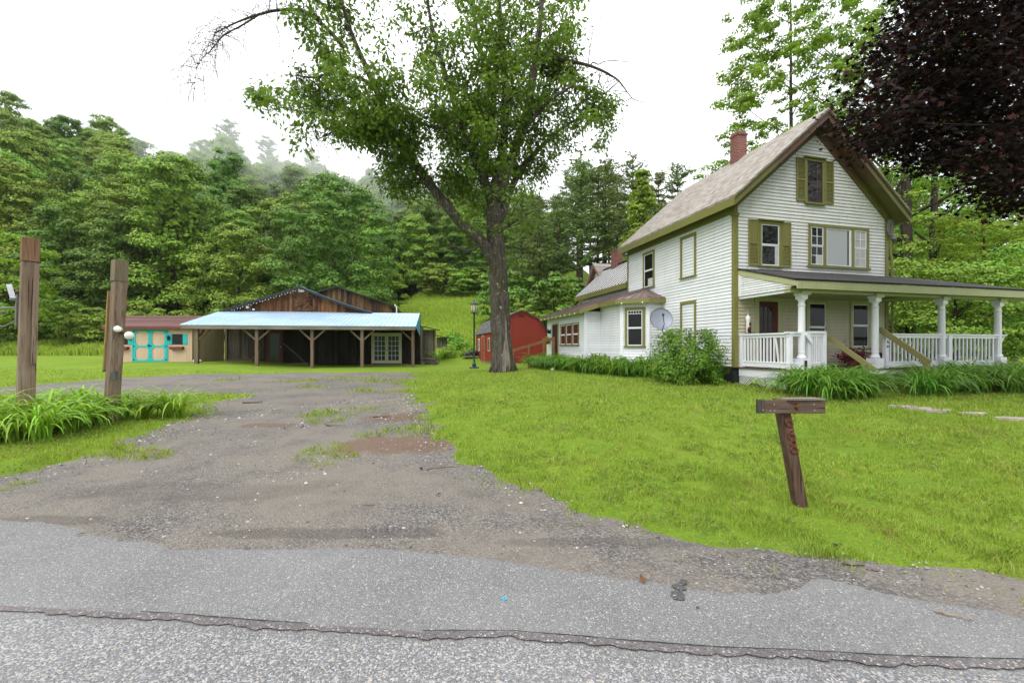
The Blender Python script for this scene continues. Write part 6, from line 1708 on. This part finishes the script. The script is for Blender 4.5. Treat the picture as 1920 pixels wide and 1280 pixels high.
# ------------------------------------------------------------------ the big maple in the yard
TX, TY = -.38, 18.9
tg = gz(TX, TY)
mtree = empty('maple_tree', (TX, TY, tg), 0, 'big old maple with mossy trunk standing on the lawn left of the house', 'tree')
def mp(px, py, Y): p = at(px, py, Y); return (p[0] - TX, p[1] - TY, p[2] - tg)
LIMBS = [  # px, py, depth, radius
    [(944, 712, 18.9, .60), (943, 690, 18.9, .53), (940, 640, 18.9, .46), (937, 570, 18.9, .425), (934, 510, 18.9, .405), (930, 460, 18.9, .38), (926, 410, 18.9, .33), (930, 350, 18.8, .27), (945, 290, 18.7, .2)],
    [(932, 500, 18.9, .30), (905, 455, 18.7, .25), (870, 425, 18.5, .22), (832, 378, 18.2, .20), (790, 325, 18, .185), (745, 255, 17.8, .165), (715, 190, 17.6, .14), (688, 130, 17.5, .11), (662, 70, 17.4, .085), (640, 5, 17.3, .06), (625, -50, 17.2, .04)],
    [(932, 380, 18.8, .24), (965, 280, 18.6, .20), (990, 200, 18.5, .17), (1003, 120, 18.4, .15), (1012, 50, 18.4, .12), (1020, -60, 18.3, .09)],
    [(928, 400, 18.9, .24), (940, 300, 19.1, .20), (948, 200, 19.3, .17), (944, 100, 19.4, .14), (938, 30, 19.4, .11), (930, -60, 19.5, .08)],
    [(925, 400, 18.9, .20), (908, 320, 19.4, .16), (918, 240, 19.8, .14), (925, 180, 20, .12), (900, 90, 20.2, .1), (888, 20, 20.3, .08), (880, -60, 20.4, .05)],
    [(928, 400, 18.9, .22), (903, 330, 18.5, .18), (880, 270, 18.1, .15), (858, 210, 17.8, .13), (832, 130, 17.5, .1), (810, 50, 17.3, .07), (795, -40, 17.1, .05)],
    [(935, 420, 18.9, .18), (970, 330, 19.6, .14), (1020, 270, 20.2, .1), (1070, 230, 20.7, .07), (1120, 215, 21, .04)],
    [(940, 330, 18.8, .14), (980, 250, 17.9, .1), (1030, 190, 17.2, .07), (1075, 160, 16.8, .04)],
    [(768, 290, 17.9, .10), (722, 247, 17.3, .08), (697, 246, 17, .06), (644, 240, 16.5, .035), (595, 262, 16.1, .02)],
    [(738, 243, 17.75, .08), (690, 215, 18.3, .06), (640, 212, 18.8, .04), (590, 212, 19.2, .028), (540, 205, 19.6, .02), (500, 196, 19.9, .01)],
    [(703, 160, 17.55, .08), (659, 142, 17, .065), (612, 140, 16.5, .045), (587, 146, 16.2, .03), (555, 142, 15.9, .018)],
    [(645, 90, 17.4, .085), (612, 53, 17.2, .075), (572, 23, 17, .065), (528, 19, 16.8, .055), (487, 27, 16.6, .045), (440, 44, 16.4, .03), (405, 62, 16.2, .018)],
    [(487, 27, 16.6, .035), (450, 50, 16.4, .03), (420, 66, 16.2, .024), (400, 90, 16.1, .016), (372, 120, 16, .01), (364, 165, 16, .005)],
    [(620, 20, 17.3, .06), (575, -10, 17.0, .05), (520, -30, 16.7, .04)],
    [(1005, 105, 18.4, .10), (1031, 109, 18.1, .085), (1065, 114, 17.8, .07), (1100, 122, 17.5, .06), (1125, 131, 17.3, .05), (1144, 141, 17.2, .045), (1158, 150, 17.1, .035), (1169, 163, 17, .028), (1180, 178, 17, .02), (1190, 187, 16.9, .016), (1217, 194, 16.8, .007)],
    [(1107, 124, 17.5, .03), (1112, 117, 17.4, .026), (1122, 121, 17.3, .022), (1132, 116, 17.2, .018), (1150, 114, 17.1, .015), (1175, 116, 17, .012), (1207, 117, 16.9, .005)],
    [(1103, 121, 17.5, .022), (1107, 85, 17.5, .018), (1115, 50, 17.4, .013), (1132, 22, 17.3, .008), (1150, 2, 17.2, .004)],
    [(1107, 85, 17.5, .012), (1120, 78, 17.6, .009), (1150, 70, 17.7, .007), (1172, 52, 17.8, .004)],
    [(1150, 114, 17.1, .011), (1165, 100, 17, .009), (1185, 83, 16.9, .007), (1198, 62, 16.8, .005), (1211, 38, 16.7, .003)],
    [(1110, 107, 17.4, .010), (1135, 98, 17.2, .008), (1155, 85, 17.1, .005), (1172, 68, 17, .003)],
    [(1160, 151, 17.1, .010), (1172, 147, 17, .009), (1188, 150, 16.9, .004)],
    [(1165, 148, 17, .008), (1178, 138, 16.9, .006), (1200, 133, 16.8, .005), (1222, 130, 16.7, .002)],
    [(860, 215, 17.8, .09), (830, 240, 17.0, .07), (790, 230, 16.4, .05), (755, 200, 16, .03)],
    [(945, 200, 19.3, .08), (985, 150, 20, .06), (1035, 90, 20.6, .04), (1060, 40, 21, .025)],
    [(795, 330, 18, .09), (775, 350, 19, .07), (745, 345, 20, .045), (720, 335, 20.6, .025)],
    [(930, 440, 18.9, .09), (965, 415, 18.2, .06), (1000, 395, 17.8, .035)],
    [(905, 455, 18.7, .07), (880, 470, 18.2, .05), (850, 460, 17.8, .03), (830, 440, 17.6, .015)],
]
tr = MB(); lm = MB(); curves = []
for i, L2 in enumerate(LIMBS):
    pts = catmull([(*mp(a, b, d), r) for a, b, d, r in L2], 5); P3 = [tuple(p[:3]) for p in pts]; rad = [max(.003, p[3]) for p in pts]
    if i == 0: rad = [r * (1 + .05 * math.sin(k * 2.1)) for k, r in enumerate(rad)]
    (tr if i == 0 else lm).tube(P3, rad, 22 if i == 0 else 10, .05 if i < 8 else .03)
    curves.append((np.array(P3), np.array(rad), i))
for k in range(9):      # root flare
    a = k * .7 + random.uniform(-.2, .2); tr.tube([(.38 * math.cos(a), .38 * math.sin(a), .5), (.49 * math.cos(a), .49 * math.sin(a), .18), (.64 * math.cos(a), .64 * math.sin(a), -.06)], [.09, .11, .06], 8)
trunk_o = tr.build('trunk', M['bark'], mtree, smooth=True); lm.build('limb', M['bark'], mtree, smooth=True)
# bare scar at the foot of the trunk, facing the road
mb = MB(); pts = []
for z, hw_ in ((.02, .16), (.3, .19), (.7, .17), (1.1, .10), (1.5, .05), (2.2, .03)):
    rz_ = .6
    row = []
    for t in np.linspace(-1, 1, 7):
        rz_ = (.590 - .10 * min(z, 1) - .02 * max(0, z - 1)); a = -math.pi / 2 + .25 + t * hw_ / rz_ ; row.append((rz_ * math.cos(a) * (1 + .02 * random.uniform(-1, 1)), rz_ * math.sin(a), z + random.uniform(-.05, .05)))
    pts.append(row)
for r0, r1 in zip(pts, pts[1:]):
    for i in range(6): mb.quad(r0[i], r0[i + 1], r1[i + 1], r1[i])
mb.build('bark_scar', M['bark_scar'], trunk_o)
# twigs and leaf sprays inside the crown
SIL = [(500, -120), (505, 0), (560, 55), (535, 120), (540, 150), (470, 175), (468, 218), (530, 240), (560, 292), (600, 297), (640, 262), (700, 272), (722, 300), (700, 325), (722, 362), (765, 392), (832, 402), (855, 462), (900, 505), (925, 540), (955, 515), (985, 460), (1005, 420), (1000, 352), (1078, 332), (1088, 292), (1142, 288), (1152, 232), (1155, 185), (1112, 168), (1088, 130), (1068, 70), (1105, 0), (1130, -120)]
seg_p = np.concatenate([c[0][4 if c[2] == 0 else 0:] for c in curves if c[2] not in (12, 15, 16, 17, 18, 19, 20, 21)])
seg_p = seg_p[seg_p[:, 2] > 4.5]
tw = MB(); LP_, LN_, LA_, LS_ = [], [], [], []
def proj(p): X, Y, Z = p[0] + TX, p[1] + TY, p[2] + tg; return 960 + X / Y * F, YH - (Z - CAMH) / Y * F
made = 0; tries = 0
while made < 1150 and tries < 90000:
    tries += 1
    b = seg_p[rng.integers(len(seg_p))]; d = unit(rng.normal(size=3) * (1.15, 1.3, .65)); e = b + d * rng.uniform(.5, 2.9) * (1, 1, .8)
    px, py = proj(e)
    if not in_poly(np.array([px]), np.array([py]), SIL)[0]: continue
    dens = float(vnoise(e[0] + 40, e[2] + .6 * e[1], 1.15, 91)) + .5 * float(vnoise(e[0], e[2], .5, 92))
    if dens < .03 or (py > 370 and rng.random() < .66) or (math.hypot(e[0], e[1]) < 1.3 and rng.random() < .5): continue
    if rng.random() > .35 + 1.1 * dens + (.15 if py < 330 else 0): continue
    made += 1; m = (b + e) / 2 + (0, 0, .12)
    if made % 2 == 0: tw.tube([tuple(b), tuple(m), tuple(e)], [.02, .012, .004], 4, caps=False)
    n = int(rng.integers(30, 54)); off = rng.normal(size=(n, 3)) * (.26, .26, .17); LP_.append(e + off); LA_.append(np.array([0, 0, -1.0]) + off * 2.2 + rng.normal(size=(n, 3)) * .35); LN_.append(unit(off * 1.2 + rng.normal(size=(n, 3)) * .55 + (0, -.1, .75))); LS_.append(rng.uniform(.12, .28, n))
# pale hanging seed strings and thin drooping twigs
for k in range(640):
    c = curves[(11, 12, 13, 1, 1, 5, 8, 10, 3, 22, 24, 11, 12)[k % 13]][0]; b = c[rng.integers(len(c) // 3, len(c))]; L2 = rng.uniform(.5, 2.4); d = unit(rng.normal(size=3) * (1, 1, .3) + (-.5, 0, -.1)) * L2 * .55
    if k % 13 not in (0, 1, 2, 11, 12): L2 *= .7
    r0 = .0095; tw.tube([tuple(p) for p in catmull([b, b + d * .6 + (0, 0, .05), b + d + (0, 0, -.35 * L2), b + d * .75 + (0, 0, -.8 * L2)], 3)], [r0 * (1 - .07 * i) for i in range(10)], 3, caps=False)
tw.build('twig', M['twig'], mtree)
P = np.concatenate(LP_); Nn = np.concatenate(LN_); A = np.concatenate(LA_); Sz = np.concatenate(LS_)
link('crown', np_mesh('crown', leaf_quads(P, Nn, Sz, .5, A, .1), 4), M['maple'], mtree)

# ------------------------------------------------------------------ purple maple reaching in at the upper right
UX, UY = 14.2, 9.3
utree = empty('purple_maple', (UX, UY, gz(UX, UY)), 0, 'dark purple-leaved maple overhanging the upper right in front of the house', 'tree')
ug = gz(UX, UY)
mb = MB(); mb.tube(catmull([(0, 0, -.3), (.05, 0, 2), (0, .1, 4.5), (-.1, 0, 7.5), (.1, 0, 11)], 4), [.34 - .012 * i for i in range(17)], 14, .04); mb.build('trunk', M['bark_dark'], utree, smooth=True)
USIL = [(1692, -140), (1690, 0), (1655, 60), (1612, 105), (1592, 165), (1570, 210), (1552, 238), (1562, 268), (1590, 262), (1600, 300), (1650, 290), (1680, 312), (1702, 328), (1742, 318), (1775, 332), (1800, 318), (1812, 372), (1840, 402), (1880, 406), (1912, 388), (1925, 340), (1990, 320), (2300, 260), (2400, -140)]
LP_, LN_, LA_, LS_ = [], [], [], []; br = MB(); made = 0
for k in range(60000):
    px = rng.uniform(1545, 2350); py = rng.uniform(-140, 410); Y = 9.3 + rng.normal() * 1.25
    if made > 1500: break
    if not in_poly(np.array([px - 22]), np.array([py + 10]), USIL)[0] or Y < 6.2 or Y > 12.2: continue
    e = np.array(at(px, py, Y)) - (UX, UY, ug)
    if float(vnoise(e[0] + 9, e[2], .75, 95)) + .6 * float(vnoise(e[0], e[2] + 5, .3, 96)) < -.30: continue
    if px > 1960 and rng.random() < .55: continue
    made += 1
    if made % 9 == 0:
        zt_ = min(10.5, max(2.5, e[2] + 1.0 - .18 * abs(e[0]))); s0 = np.array([0, 0, zt_]); br.tube([tuple(p) for p in catmull([s0, s0 * .5 + e * .5 + (0, 0, .5), e], 4)], [.035, .03, .025, .02, .016, .012, .009, .006, .004], 5, caps=False)
    n = int(rng.integers(22, 40)); off = rng.normal(size=(n, 3)) * (.25, .25, .12); LP_.append(e + off); LA_.append(np.array([0, -.2, -.55]) + off * 1.5 + rng.normal(size=(n, 3)) * .4); LN_.append(unit(rng.normal(size=(n, 3)) * .5 + (-.15, -.35, .75))); LS_.append(rng.uniform(.07, .135, n))
br.build('branch', M['bark_dark'], utree)
P = np.concatenate(LP_); link('crown', np_mesh('crown', leaf_lobed(P, np.concatenate(LN_), np.concatenate(LS_), np.concatenate(LA_)), 12), M['purple'], utree)
print('trees', cnt, 'pines', k)
# ------------------------------------------------------------------ air, sky, sun, camera
mb = MB(); mb.box(-234, 234, -34, 229, -4, 78)
hz = mb.build('haze', None)
N = NT('valley_mist'); v = N.n('VolumePrincipled'); v.inputs['Color'].default_value = (.97, .985, 1, 1); v.inputs['Density'].default_value = HAZE; v.inputs['Anisotropy'].default_value = .2
N.t.links.new(v.outputs[0], N.out.inputs['Volume']); hz.data.materials.append(N.m)
tag(hz, 'thin white mist hanging in the valley', 'haze', kind='stuff')

mb = MB(); mb.blob((-46, 134, 43), (47, 66, 31), 1, 48, 24, 0); ms = mb.build('mist', None, smooth=True)
import bmesh
bm = bmesh.new(); bm.from_mesh(ms.data); bmesh.ops.remove_doubles(bm, verts=bm.verts, dist=.01); bmesh.ops.recalc_face_normals(bm, faces=bm.faces); bm.to_mesh(ms.data); bm.free()
N = NT('crest_mist'); v = N.n('VolumePrincipled'); v.inputs['Color'].default_value = (.98, .99, 1, 1); v.inputs['Density'].default_value = MIST
N.t.links.new(v.outputs[0], N.out.inputs['Volume']); ms.data.materials.append(N.m)
tag(ms, 'bank of white mist lying on the crest of the wooded hill', 'mist', kind='stuff')

w = bpy.data.worlds.new('World'); scene.world = w; w.use_nodes = True
t = w.node_tree; t.nodes.clear()
out = t.nodes.new('ShaderNodeOutputWorld'); bg = t.nodes.new('ShaderNodeBackground'); bg.inputs[1].default_value = .1
sky = t.nodes.new('ShaderNodeTexSky'); sky.sky_type = 'NISHITA'; sky.sun_disc = False; sky.sun_elevation = R(52); sky.sun_rotation = R(215); sky.dust_density = 4; sky.air_density = 1
tc = t.nodes.new('ShaderNodeTexCoord'); sp = t.nodes.new('ShaderNodeSeparateXYZ'); t.links.new(tc.outputs['Generated'], sp.inputs[0])
rp_ = t.nodes.new('ShaderNodeValToRGB'); t.links.new(sp.outputs[2], rp_.inputs[0])
rp_.color_ramp.elements[0].position = 0; rp_.color_ramp.elements[0].color = (.62, .64, .67, 1); rp_.color_ramp.elements[1].position = .85; rp_.color_ramp.elements[1].color = (1.45, 1.45, 1.45, 1)
ns = t.nodes.new('ShaderNodeTexNoise'); t.links.new(tc.outputs['Generated'], ns.inputs['Vector']); ns.inputs['Scale'].default_value = 2.2; ns.inputs['Detail'].default_value = 5
rn = t.nodes.new('ShaderNodeValToRGB'); t.links.new(ns.outputs[0], rn.inputs[0]); rn.color_ramp.elements[0].position = .3; rn.color_ramp.elements[0].color = (.84, .88, .95, 1); rn.color_ramp.elements[1].position = .55; rn.color_ramp.elements[1].color = (1, 1, 1, 1)
mu = t.nodes.new('ShaderNodeMix'); mu.data_type = 'RGBA'; mu.blend_type = 'MULTIPLY'; mu.inputs[0].default_value = 1; t.links.new(rp_.outputs[0], mu.inputs[6]); t.links.new(rn.outputs[0], mu.inputs[7])
sc_ = t.nodes.new('ShaderNodeVectorMath'); sc_.operation = 'SCALE'; t.links.new(mu.outputs[2], sc_.inputs[0]); sc_.inputs['Scale'].default_value = CLOUD
mx = t.nodes.new('ShaderNodeMix'); mx.data_type = 'RGBA'; mx.inputs[0].default_value = .9; t.links.new(sky.outputs[0], mx.inputs[6]); t.links.new(sc_.outputs[0], mx.inputs[7])
t.links.new(mx.outputs[2], bg.inputs[0]); t.links.new(bg.outputs[0], out.inputs[0])

sd_ = bpy.data.lights.new('sun', 'SUN'); sd_.energy = SUN; sd_.angle = R(40); sd_.color = (1, .97, .92)
so = bpy.data.objects.new('sun', sd_); C.objects.link(so)
so.rotation_euler = (R(38), 0, R(-35))        # high, behind the camera to the left

cam = bpy.data.cameras.new('camera'); co_ = bpy.data.objects.new('camera', cam); C.objects.link(co_)
cam.sensor_width = 36; cam.lens = 36 * F / 1920; cam.shift_y = (YH - 640) / 1920; cam.clip_end = 2000; cam.clip_start = .05
co_.location = (0, 0, CAMH); co_.rotation_euler = (R(90), 0, 0); scene.camera = co_
scene.view_settings.view_transform = 'Standard'; scene.view_settings.look = 'None'; scene.view_settings.gamma = 1; scene.view_settings.exposure = EXPO
cy = scene.cycles; cy.max_bounces = 8; cy.diffuse_bounces = 4; cy.glossy_bounces = 3; cy.transmission_bounces = 4; cy.transparent_max_bounces = 6; cy.volume_bounces = 2
cy.use_denoising = True; cy.caustics_reflective = False; cy.caustics_refractive = False
